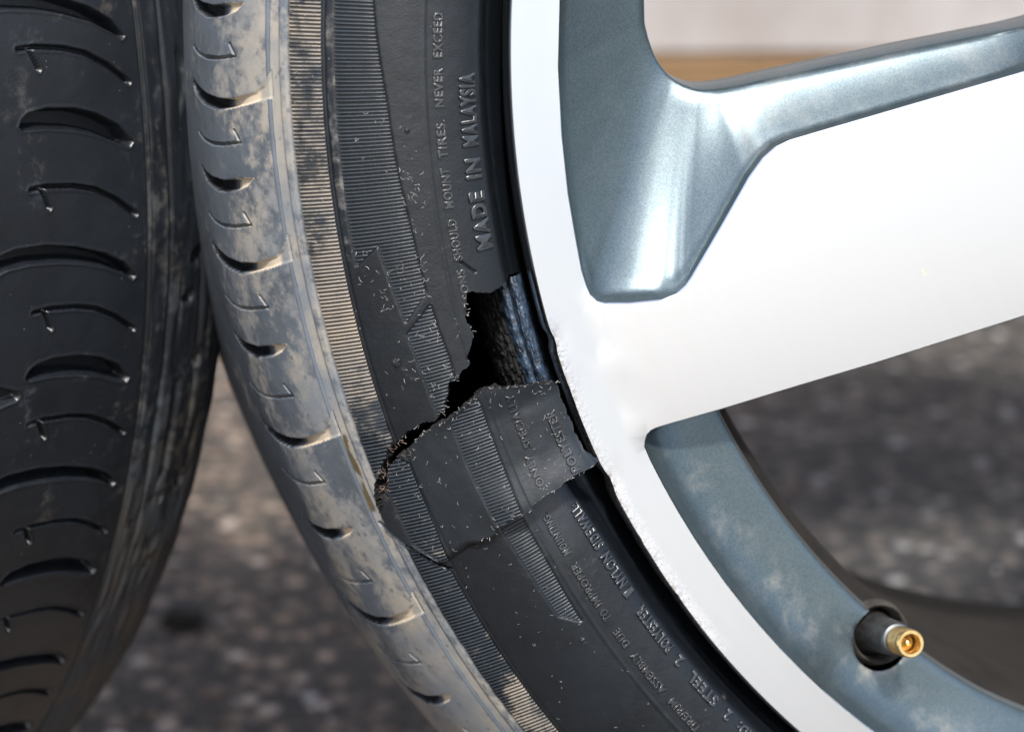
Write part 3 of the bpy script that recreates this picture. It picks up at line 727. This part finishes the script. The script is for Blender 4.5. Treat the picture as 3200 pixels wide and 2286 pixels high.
for a in range(-4, -47, -2):
    Mk.append(pol(233.0, a-1.2)); Wk.append(pol(208.8-max(0, (a+12)/8*1.0 if a > -12 else 0), a-2.4 if a > -45 else -47.3)); dk.append(-.0145); wk.append(float(sstep(-17, -6, a)))
Ld2 = []
for i, p in enumerate(Ld):
    q = rot(p, -72); Mk.append(q); Ld2.append(q)
    if i < 5: w_ = pol(208.9, 24.65-72-.05*i); dd = -.0150
    else:
        a = np.array(Ld[i-1]); b = np.array(Ld[i]); tdir = (b-a)/np.linalg.norm(b-a); nrm = np.array([tdir[1], -tdir[0]])
        if nrm[1] > 0: nrm = -nrm
        w_ = rot(tuple(np.array(p)+nrm*1.5), -72); dd = -.020
    Wk.append(w_); dk.append(dd); wk.append(0.)
hubL = math.degrees(math.atan2(-Ld2[-1][1], -Ld2[-1][0])); hubU = math.degrees(math.atan2(-U[0][1], -U[0][0]))
for k in (.25, .5, .75):
    a = hubL+(hubU-hubL)*k; Mk.append(pol(70, a)); Wk.append(pol(78, a)); dk.append(-.0175); wk.append(k)
Mk = np.array(Mk); Wk = np.array(Wk); dk = np.array(dk)
# resample the pairs together
MD = []; WD = []; DD = []; WWB = []
n = len(Mk)
for i in range(n):
    j = (i+1) % n; L = max(np.linalg.norm(Mk[j]-Mk[i]), .7*np.linalg.norm(Wk[j]-Wk[i])); k = max(1, int(np.ceil(L/1.3)))
    for q in range(k):
        f = q/k; MD.append(Mk[i]+(Mk[j]-Mk[i])*f); WD.append(Wk[i]+(Wk[j]-Wk[i])*f); DD.append(dk[i]+(dk[j]-dk[i])*f); WWB.append(wk[i]+(wk[j]-wk[i])*f)
MD = np.array(MD)*1e-3; WD = np.array(WD)*1e-3; DD = np.array(DD)
# keep the lip arc exactly circular
def smooth_loop(A, it):
    for _ in range(it): A = .5*A+.25*(np.roll(A, 1, 0)+np.roll(A, -1, 0))
    return A
WD = smooth_loop(WD, 3)
RO = .2451
def face_d(x, z):
    r = np.hypot(x, z); return np.where(r < .2331, .000+(.2331-r)*FACE_SLOPE, -(r-.2331)*LIP_SLOPE)
FACE_SLOPE = .035; LIP_SLOPE = -.12
openings = [np.array([rot(p, 72*k) for p in MD]) for k in range(5)]
no = 900; ang = np.arange(no)*2*math.pi/no
outer = np.stack([-RO*np.cos(ang), -RO*np.sin(ang)], 1)
pts = [outer]; edges = [(i, (i+1) % no) for i in range(no)]; b = no
for op in openings:
    pts.append(op); k = len(op); edges += [(b+i, b+(i+1) % k) for i in range(k)]; b += k
gx = np.arange(-.24, .2401, .0055); GX, GZ = np.meshgrid(gx, gx); gp = np.stack([GX.ravel(), GZ.ravel()], 1)
rr0 = np.hypot(gp[:, 0], gp[:, 1]); okp = (rr0 < RO-.004) & (rr0 > .012)
for op in openings: okp &= sdf_poly(gp[:, 0], gp[:, 1], op) > .003
pts.append(gp[okp])
ra = np.concatenate([np.stack([-r*np.cos(ang[::3]), -r*np.sin(ang[::3])], 1) for r in (.2360, .2390, .2418)]); pts.append(ra)
allp = np.concatenate(pts)
vo, eo, fo, *_ = delaunay_2d_cdt([Vector(p) for p in allp.tolist()], edges, [], 0, 1e-7)
vo = np.array([v[:] for v in vo]); fo = np.array([f for f in fo if len(f) == 3]); cen = vo[fo].mean(1)
okf = np.hypot(cen[:, 0], cen[:, 1]) < RO
for op in openings: okf &= sdf_poly(cen[:, 0], cen[:, 1], op) > 0
fo = fo[okf]
# orient towards the viewer (-Y)
A_ = vo[fo[:, 1]]-vo[fo[:, 0]]; B_ = vo[fo[:, 2]]-vo[fo[:, 0]]; cr = A_[:, 0]*B_[:, 1]-A_[:, 1]*B_[:, 0]
fo = np.where((cr > 0)[:, None], fo, fo[:, ::-1])
V = [np.array([p[0], -float(face_d(p[0], p[1])), p[1]]) for p in vo]; F = [tuple(int(i) for i in f) for f in fo]
RASH = [0.]*len(V)
def rash_at(x, z):
    r = math.hypot(x, z); t = math.degrees(math.atan2(-z, -x))
    if t < 13 or t > 40: return 0.
    k = float(sstep(13, 16, t)*(1-sstep(35, 39, t))); wdt = (1.2+5.0*float(vnoise(np.array(t*.8), np.array(0.), 5))**2)*1e-3
    return k*float(1-sstep(wdt*.3, wdt,   .2458-r))
for i, p in enumerate(V): RASH[i] = rash_at(p[0], p[2])
# outer edge: chamfer, roll over, flange back; chipped where it was scraped along a kerb
def chip(t):
    k = np.maximum(sstep(14, 15, t)*(1-sstep(18, 20.5, t)), sstep(22.5, 24, t)*(1-sstep(33, 36, t)))
    k2 = np.maximum(np.exp(-((t-15.4)/.45)**2)*.9, np.exp(-((t-24.6)/.6)**2)*1.0)
    return (k*(.04+.75*vnoise(t*1.6, t*0, 2)**2*vnoise(t*3.8, t*0, 8))+k2)*1e-3
rings = [(.2454, .00115), (.2457, .0006), (.2459, -.0006), (.2459, -.0024), (.2457, -.0062), (.2448, -.0088), (.2430, -.0108), (.2400, -.0125), (.2360, -.0150)]
tdeg = np.degrees(ang); cp = chip(tdeg)
prev = [int(np.hypot(vo[:, 0]-p[0], vo[:, 1]-p[1]).argmin()) for p in outer]
for pi in prev:                                                 # bite into the face edge too
    x, y, z = V[pi]; r = math.hypot(x, z); t = math.degrees(math.atan2(-z, -x)) % 360; c = float(chip(np.array(t)))*.6
    V[pi] = np.array([x*(r-c)/r, y+c*.35, z*(r-c)/r])
for ri, (r, d) in enumerate(rings):
    cur = []
    for i in range(no):
        kk = 1. if ri < 6 else .4
        R_ = r-cp[i]*kk; dd = d-cp[i]*.35*(ri < 4)+.0002*(vnoise(np.array(tdeg[i]*7.), np.array(ri*1.), 3)-.5)*(cp[i] > 2e-4)
        cur.append(len(V)); p = np.array([-R_*math.cos(ang[i]), -dd, -R_*math.sin(ang[i])]); V.append(p); RASH.append(rash_at(p[0], p[2])*(1 if ri < 5 else .5))
    for i in range(no):
        j = (i+1) % no; F.append((prev[i], cur[i], cur[j], prev[j]))
    prev = cur
# small softened edge round every opening
MPAINT = []
for op in openings:
    idx = [int(np.hypot(vo[:, 0]-p[0], vo[:, 1]-p[1]).argmin()) for p in op]
    T = np.roll(op, -1, 0)-np.roll(op, 1, 0); T /= np.linalg.norm(T, axis=1)[:, None]; N = np.stack([-T[:, 1], T[:, 0]], 1)
    if sdf_poly(op[:1, 0]+N[:1, 0]*.001, op[:1, 1]+N[:1, 1]*.001, op)[0] > 0: N = -N      # into the opening
    k = len(op); pv = idx; d0_ = face_d(op[:, 0], op[:, 1])
    for off, dz in ((.00028, .00030),):
        cur = []
        for i in range(k):
            p = op[i]+N[i]*off; cur.append(len(V)); V.append(np.array([p[0], -(d0_[i]-dz), p[1]])); RASH.append(0.)
        for i in range(k):
            j = (i+1) % k; F.append((pv[i], pv[j], cur[j], cur[i]))
        pv = cur
    MPAINT.append((op+N*.00028, d0_-.00030))
me = mesh('rim', np.array(V), F, True, {'rash': RASH}); bm = bmesh.new(); bm.from_mesh(me); bmesh.ops.recalc_face_normals(bm, faces=bm.faces[:]); bm.to_mesh(me); bm.free()
me.set_sharp_from_angle(angle=rad(26))
rim = link('rim', me, M_ALU, wheel, CEN)
# painted pockets: lofts from the machined edge to the window edge, then the window wall
tt = np.concatenate([[0, .008, .016, .026, .04, .06, .08], np.linspace(.105, .93, 26), [.95, .965, .98, .99, 1.]])
def dprof(t): return np.interp(t, [0, .05, .10, .18, .27, .40, 1.0], [0, .26, .46, .64, .74, .80, .97])
def dprof_web(t): return np.interp(t, [0, .03, .08, .2, .45, .75, 1.0], [0, .13, .27, .46, .70, .88, .97])
VALVE_O = 1
vc = (-.1431, -.1566)
for k in range(5):
    Mo, md = MPAINT[k]; Wo = np.array([rot(p, 72*k) for p in WD]); n = len(Mo)
    Vp = []; dirt = []
    Lw = np.linalg.norm(Wo-Mo, axis=1)
    web = smooth_loop(np.array(WWB), 4)
    Dg = np.zeros((len(tt), n))
    for a, t in enumerate(tt):
        f = dprof(t)*(1-web)+dprof_web(t)*web
        Dg[a] = md+(DD-md)*f
        if t > .9: Dg[a] -= .0006*((t-.9)/.1)**2
    # in the crotch between lip and spoke two walls run down into a valley that deepens towards the window
    XY0 = Mo[None]+(Wo-Mo)[None]*tt[:, None, None]; idx_l = [i for i in range(n) if np.hypot(*Mo[i]) > .2322]
    lipd = .2331-np.hypot(XY0[..., 0], XY0[..., 1])
    ua = [rot(p, 72*k) for p in U[1:12]]; ua = [(p[0]*1e-3, p[1]*1e-3) for p in ua]
    spd = dist_line(XY0[..., 0], XY0[..., 1], ua)[0]; btd = dist_line(XY0[..., 0], XY0[..., 1], [(p[0]*1e-3, p[1]*1e-3) for p in [rot(p, 72*k) for p in U[10:19]]])[0]
    def wallp(x, a, b, c): return -(.0006+a*(1-np.exp(-x/b))+c*x)
    hl = wallp(lipd, .0030, .003, .47); hs = wallp(spd, .0110, .0130, .22); hb = wallp(btd, .0036, .0022, .40)
    kk = 520.; sm = np.log(np.exp(kk*hl)+np.exp(kk*hs)+np.exp(kk*hb))/kk
    sm = np.minimum(sm, md)
    wb_ = web[None, :]*sstep(0, .04, tt)[:, None]
    Dg = Dg*(1-wb_)+sm*wb_
    for _ in range(90):                                         # soften the valleys
        D2 = Dg.copy(); D2[1:-1] = .5*Dg[1:-1]+.125*(Dg[:-2]+Dg[2:]+np.roll(Dg, 1, 1)[1:-1]+np.roll(Dg, -1, 1)[1:-1]); D2[1:5] = Dg[1:5]; Dg = D2
    XY = Mo[None]+(Wo-Mo)[None]*tt[:, None, None]
    V = np.stack([XY[..., 0], -Dg, XY[..., 1]], -1)
    # window wall going back, slightly drafted
    Tn = np.roll(Wo, -1, 0)-np.roll(Wo, 1, 0); Tn /= np.linalg.norm(Tn, axis=1)[:, None]; N = np.stack([-Tn[:, 1], Tn[:, 0]], 1)
    if sdf_poly(Wo[:1, 0]+N[:1, 0]*.001, Wo[:1, 1]+N[:1, 1]*.001, Wo)[0] > 0: N = -N
    ext = []
    for off, dz in ((.0004, .0004), (.0007, .0012), (.0016, .006), (.0022, .011), (.0006, .0125)):
        P = Wo+N*off; ext.append(np.stack([P[:, 0], -(Dg[-1]-dz), P[:, 1]], -1))
    V = np.concatenate([V, np.array(ext)], 0); m_ = V.shape[0]
    rad_ = np.hypot(V[..., 0], V[..., 2]); thg = np.degrees(np.arctan2(-V[..., 2], -V[..., 0]))-72*k
    tcol = np.concatenate([tt, np.ones(len(ext))])[:, None]
    dirt = np.where(rad_ > .206, .55*np.exp(-((tcol-.42)/.28)**2), .25)
    dirt = np.where((thg > -12) & (rad_ > .185), dirt*.15, dirt)
    dirt = np.maximum(dirt, np.where(rad_ < .182, .22, 0))
    Vf = V.reshape(-1, 3); i = (np.arange(m_-1)[:, None]*n+np.arange(n)[None]); jn = (np.arange(m_-1)[:, None]*n+(np.arange(n)[None]+1) % n)
    F = np.stack([i, jn, jn+n, i+n], -1).reshape(-1, 4)
    if k == VALVE_O:                                             # countersunk seat for the valve
        cenF = Vf[F].mean(1); dd_ = np.hypot(cenF[:, 0]-vc[0], cenF[:, 2]-vc[1]); F = F[~((dd_ < .0078))]; dv = np.hypot(Vf[:, 0]-vc[0], Vf[:, 2]-vc[1]); us = np.unique(F); nb = us[(dv[us] < .0100) & (dv[us] > .003)]; sc_ = .0086/dv[nb]; pull = dv[nb] < .0087; nb = nb[pull]; sc_ = sc_[pull]; Vf[nb, 0] = vc[0]+(Vf[nb, 0]-vc[0])*sc_; Vf[nb, 2] = vc[1]+(Vf[nb, 2]-vc[1])*sc_
        dirt = np.maximum(dirt, 1.25*(1-sstep(.0085, .0125, np.hypot(V[..., 0]-vc[0], V[..., 2]-vc[1]))))
    me = mesh('painted_pocket', Vf, F, True, {'dirt': dirt.ravel()})
    bm = bmesh.new(); bm.from_mesh(me); bmesh.ops.recalc_face_normals(bm, faces=bm.faces[:]); bm.to_mesh(me); bm.free()
    link('painted_pocket', me, M_PAINT, rim)
# barrel (one revolved skin: inner face, back flange, outer well) closes the tyre cavity
bp = [(.2360,-.0150),(.2300,-.0170),(.2288,-.024),(.2286,-.05),(.222,-.06),(.213,-.07),(.213,-.165),(.2286,-.18),(.2288,-.205),(.238,-.209),(.2455,-.214),(.2462,-.220),(.244,-.223),(.236,-.219),(.222,-.205),(.2065,-.18),(.2035,-.12),(.2025,-.05),(.2035,-.03),(.2055,-.022),(.2085,-.0172)]
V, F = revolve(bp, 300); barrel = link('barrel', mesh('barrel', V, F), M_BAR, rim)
# hub plate behind the spokes
V, F = revolve([(.0,-.035),(.05,-.035),(.066,-.03),(.071,-.006),(.071,-.05),(.0,-.05)], 72); link('hub', mesh('hub', V, F), M_PAINT, rim)
# backs of the spokes
for k in range(5):
    poly = [p for p in U[:9]]+[(-200,-60),(-212,-75)]+Ld[4:]
    poly = [rot(p, 72*k) for p in poly]; bm = bmesh.new()
    a = [bm.verts.new((p[0]*1e-3*.995, .0215, p[1]*1e-3*.995)) for p in poly]; b_ = [bm.verts.new((p[0]*1e-3*.98, .034, p[1]*1e-3*.98)) for p in poly]
    nn_ = len(poly); bm.faces.new(a); bm.faces.new(b_)
    for i in range(nn_): bm.faces.new((a[i], a[(i+1) % nn_], b_[(i+1) % nn_], b_[i]))
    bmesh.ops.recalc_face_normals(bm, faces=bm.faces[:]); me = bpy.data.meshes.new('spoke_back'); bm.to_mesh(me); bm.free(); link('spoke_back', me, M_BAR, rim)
V, F = revolve([(.0, .0008), (.0004, .0006), (.0006, 0)], 10); V[:, 1] *= -1; V = np.array(V)
me = mesh('paint_fleck', V*np.array([1, 1, 1]), F)
link('paint_fleck', me, M_FLECK, rim, (-.1375, -float(face_d(-.1375, -.0534))-.0001, -.0534))

# valve: rubber stem, collar, threaded brass end with its core ------
vd = Vector((-.0006, -.035, .0062)).normalized()                # points to the viewer (-Y) and slightly up
vroot = Vector((vc[0], .0228, vc[1]))
q = Vector((0, -1, 0)).rotation_difference(vd)
valve = bpy.data.objects.new('valve', None); COL.objects.link(valve); valve.parent = wheel
valve.location = Vector(CEN)+vroot; valve.rotation_mode = 'QUATERNION'; valve.rotation_quaternion = q
def lathe(name, mat, prof, n=48, par=valve):
    V, F = revolve(prof, n); o = link(name, mesh(name, V, F), mat, par); o.data.set_sharp_from_angle(angle=rad(50)); return o
lathe('rubber_stem', M_VR, [(.0,-.004),(.0070,-.004),(.0066,.001),(.0058,.004),(.0052,.008),(.0049,.014),(.0047,.0205),(.0044,.0215),(.0,.0215)])
lathe('collar', M_COLL, [(.0030,.0213),(.0046,.0213),(.00475,.0220),(.0046,.0229),(.0041,.0233),(.0030,.0233)])
pr = [(.0030,.0232),(.0035,.0232),(.0034,.0246)]
zz = .0246
for i in range(7): pr += [(.00385, zz+.0004), (.00352, zz+.0008)]; zz += .0008
pr += [(.0038, zz+.0004), (.0038, zz+.0016), (.0035, zz+.0022), (.0027, zz+.0022), (.00245, zz+.0018), (.0023, zz-.004), (.0, zz-.004)]
lathe('brass_end', M_BRASS, pr, 56)
lathe('valve_core', M_BRASS, [(.0017, zz-.004), (.0017, zz-.0012), (.0014, zz-.0010), (.0011, zz-.0013), (.0010, zz-.0013), (.0009, zz-.0002), (.0006, zz+.0002), (.0, zz+.0003)], 24)
seat = lathe('valve_seat', M_GRIME, [(.0092,.0050),(.0084,.0086),(.0079,.0094),(.0074,.0088),(.0070,-.002),(.0,-.0025)], 48, valve)

# ------------------------------------------------------------------ the other tyre (left)
LPc = [(-.150,.3185),(-.12,.3203),(-.06,.321),(-.02,.3205),(0,.3195),(.010,.3188),(.022,.317),(.033,.3130),(.041,.306),(.047,.296),(.050,.284),(.050,.27),(.046,.255),(.040,.245)]
lp = catmull([(r, a) for a, r in LPc]); lsS = np.concatenate([[0], np.cumsum(np.hypot(*np.diff(lp, axis=0).T))])*1e3; i0 = np.interp(0, lp[:, 1], lsS); lsS -= i0
rest = catmull([(.245,.040),(.238,.033),(.236,.022),(.243,.018),(.262,.030),(.285,.034),(.300,.020),(.308,-.01),(.309,-.08),(.308,-.135),(.300,-.165),(.285,-.178),(.262,-.174),(.243,-.160),(.236,-.166),(.238,-.178),(.246,-.190),(.262,-.197),(.284,-.195),(.300,-.187),(.311,-.174),(.3165,-.160),(.3185,-.150)], 5)[1:]
LS_ = np.concatenate([np.arange(lsS[0], -50, 1.), np.arange(-50, 30, .36), np.arange(30, lsS[-1], .8)])
phf = np.arange(-45, 13, .064); phc = np.arange(15, 313.1, 2.0); ph = np.concatenate([phf, phc, [315]])
PH, SL = np.meshgrid(ph, LS_); HL = np.zeros_like(PH); DL = np.zeros_like(PH); Pm = PH*5.59
WIDE = [(-42,-.3),(-41,0),(-39,.22),(-33,.28),(-24,.02),(-17,-.42),(-10,-1.15),(-5.2,-2.1),(-6.5,-2.35),(-11,-2.0),(-17,-1.45),(-24.5,-.98),(-34,-.62),(-41,-.5)]
LWIDE = [(-78,-1.2),(-60,-.35),(-50,.08),(-45.6,.2),(-36,.05),(-26,-.4),(-16,-1.1),(-9.2,-1.85),(-5.0,-2.7),(-6.5,-2.85),(-9.2,-2.45),(-16,-1.8),(-24,-1.28),(-31,-.95),(-41,-.66),(-48,-.65),(-60,-1.1),(-78,-2.)]
LSIP = [(-40,.05),(-35,.03),(-26,-.25),(-19,-.65),(-12,-1.38),(-5.2,-2.35)]
LHOOK = [(-36.5,-.02),(-34.2,-1.0)]
W_AT = [(7.9,1), (2.35,0), (-3.7,1), (-9.65,0), (-15.2,1), (-21.4,0), (-27.7,1), (-34.2,0), (-40.5,1)]
S_AT = [11.2, 5.4, -.95, -6.82, -12.55, -18.65, -24.45, -30.9, -37.4]
def lwin(t, dt0=3.6, dt1=1.2, lo=-82, hi=2):
    r0, r1 = np.searchsorted(LS_, [lo, hi]); c0, c1 = np.searchsorted(phf, [t-dt0, t+dt1]); return slice(r0, r1), slice(c0, c1)
nbl = vnoise(SL*.1, Pm*.05, 40); nml = vnoise(SL*.5, Pm*.06, 44)
DL = np.where(SL < -20, .20+.42*(nbl-.5), .17+.10*sstep(-20, -6, SL))+.16*(nbl-.5)*sstep(-30, -10, SL)
DL = np.where(SL > 0, .30+.28*(nbl-.4)+.20*(nml-.5)+.30*sstep(-10, -30, PH), DL)
LT = .72                                                         # lower grooves flatten (the pattern is less slanted there)
def shape(poly, t, sc): return [(s, (t+(q if q > -.3 else -.3+(q+.3)*sc))*5.59) for s, q in poly]
for t, long_ in W_AT:
    a, b = lwin(t); d = sdf_poly(SL[a, b], Pm[a, b], shape(LWIDE if long_ else WIDE, t, 1.))
    k = 1-sstep(-1.0, .1, d); HL[a, b] -= 5.2e-3*k; DL[a, b] = np.where(d < 0, 0, DL[a, b])
    HL[a, b] += 2.6e-4*np.exp(-((d-.40)/.32)**2)
a, b = lwin(-10.8); d = sdf_poly(SL[a, b], Pm[a, b], [(q0, q1*5.59) for q0, q1 in [(-64,-9.4),(-55,-9.75),(-50,-10.05),(-44.2,-10.55),(-43.6,-10.8),(-44.2,-11.0),(-50,-11.12),(-64,-11.2)]])
HL[a, b] -= 2.4e-3*(1-sstep(-.9, .1, d)); HL[a, b] += 2.6e-4*np.exp(-((d-.40)/.32)**2)
for t in S_AT:
    a, b = lwin(t); d1_, u1 = dist_line(SL[a, b], Pm[a, b], shape(LSIP, t, 1.)); d2_, u2 = dist_line(SL[a, b], Pm[a, b], shape(LHOOK, t, 1.))
    k = np.maximum(1-sstep(.22+.2*u1, .6+.3*u1, d1_), .95*(1-sstep(.4, .8, d2_)))
    HL[a, b] -= 1.9e-3*k; HL[a, b] += 2.0e-4*np.exp(-((np.minimum(d1_, d2_)-1.05)/.3)**2)
# shoulder line and rough scuffed sidewall
HL -= 1.6e-3*np.exp(-((SL-.0)/.7)**2)*(PH < 12)
HL -= 9e-4*np.exp(-((SL-7.5-1.5*(vnoise(PH*.2, PH*0, 3)-.5))/.8)**2)*(PH < 12)
HL -= 1.2e-3*sstep(12, 13, SL)*(1-sstep(15, 16.5, SL))*sstep(.45, .6, vnoise(PH*.35, SL*.12, 6))*(PH < 12)
HL -= 1.3e-3*np.exp(-((SL-22)/.9)**2)*(PH < 12)
HL += (vnoise(SL*.5, Pm*.09, 60)-.5)*7e-4*(SL > 1)*(PH < 12)+(nbl-.5)*2e-4*(PH < 12)
# lost chunks along the shoulder
for _ in range(9):
    t = rnd.uniform(-34, -4); s0 = rnd.uniform(10, 26); a, b = lwin(t, 1.5, 1.5, s0-6, s0+6)
    e_ = ((SL[a, b]-s0)/rnd.uniform(1, 2.6))**2+((Pm[a, b]-t*5.59)/rnd.uniform(1.5, 4))**2; HL[a, b] -= 1.8e-3*np.exp(-e_*e_)
lr = np.interp(SL, lsS, lp[:, 0]); la = np.interp(SL, lsS, lp[:, 1]); T = np.gradient(lp, axis=0); T /= np.linalg.norm(T, axis=1)[:, None]; Nn = np.stack([T[:, 1], -T[:, 0]], 1)
if Nn[len(Nn)//3, 0] < 0: Nn = -Nn
lr = lr+HL*np.interp(SL, lsS, Nn[:, 0]); la = la+HL*np.interp(SL, lsS, Nn[:, 1])
# tyre frame: local X = axle (to the right and away), local Y = away, Z up
def left_pts(r, a, phd): t = np.radians(phd); return np.stack([a+0*t, -r*np.cos(t), r*np.sin(t)], -1)
VL = left_pts(lr, la, PH).reshape(-1, 3); FLq = grid_faces(*PH.shape); ncl = len(ph)
yaw = rad(49.04)
old = bpy.data.objects.new('worn_tyre', None); COL.objects.link(old)
old.location = (-.3374, .8033, 0); old.rotation_euler = (0, 0, yaw)
tag(old, 'worn black tyre standing edge on beside the torn wheel, tread towards the viewer', 'tyre')
rowl = FLq[:, 0]//ncl; spl = np.searchsorted(LS_, 1.0); at_ = {'dust': DL.ravel()}
carc = link('carcass', submesh(FLq[rowl >= spl-1], VL, at_, 'carcass'), M_OLD, old, (0, 0, .3205))
link('tread', submesh(FLq[rowl < spl], VL, at_, 'tread'), M_OLD, old, (0, 0, .3205))
RP, RH = np.meshgrid(ph, np.arange(len(rest)+1)); rr = np.concatenate([[lp[-1, 0]], rest[:, 0]])[:, None]; ra_ = np.concatenate([[lp[-1, 1]], rest[:, 1]])[:, None]
VR = left_pts(rr+0*RP, ra_+0*RP, RP).reshape(-1, 3); link('liner', mesh('liner', VR, grid_faces(*RP.shape), True, {'dust': np.full(len(VR), .2)}), M_OLD, old, (0, 0, .3205))

# dark stone lying between the tyres
pv, pf = stone_proto(77, 3)
st_ = link('dark_stone', mesh('dark_stone', pv*np.array([.011, .010, .010]), pf), M_ST[3], None, (-.155, .985, .006))
tag(st_, 'small black stone on the asphalt between the two tyres', 'stone')
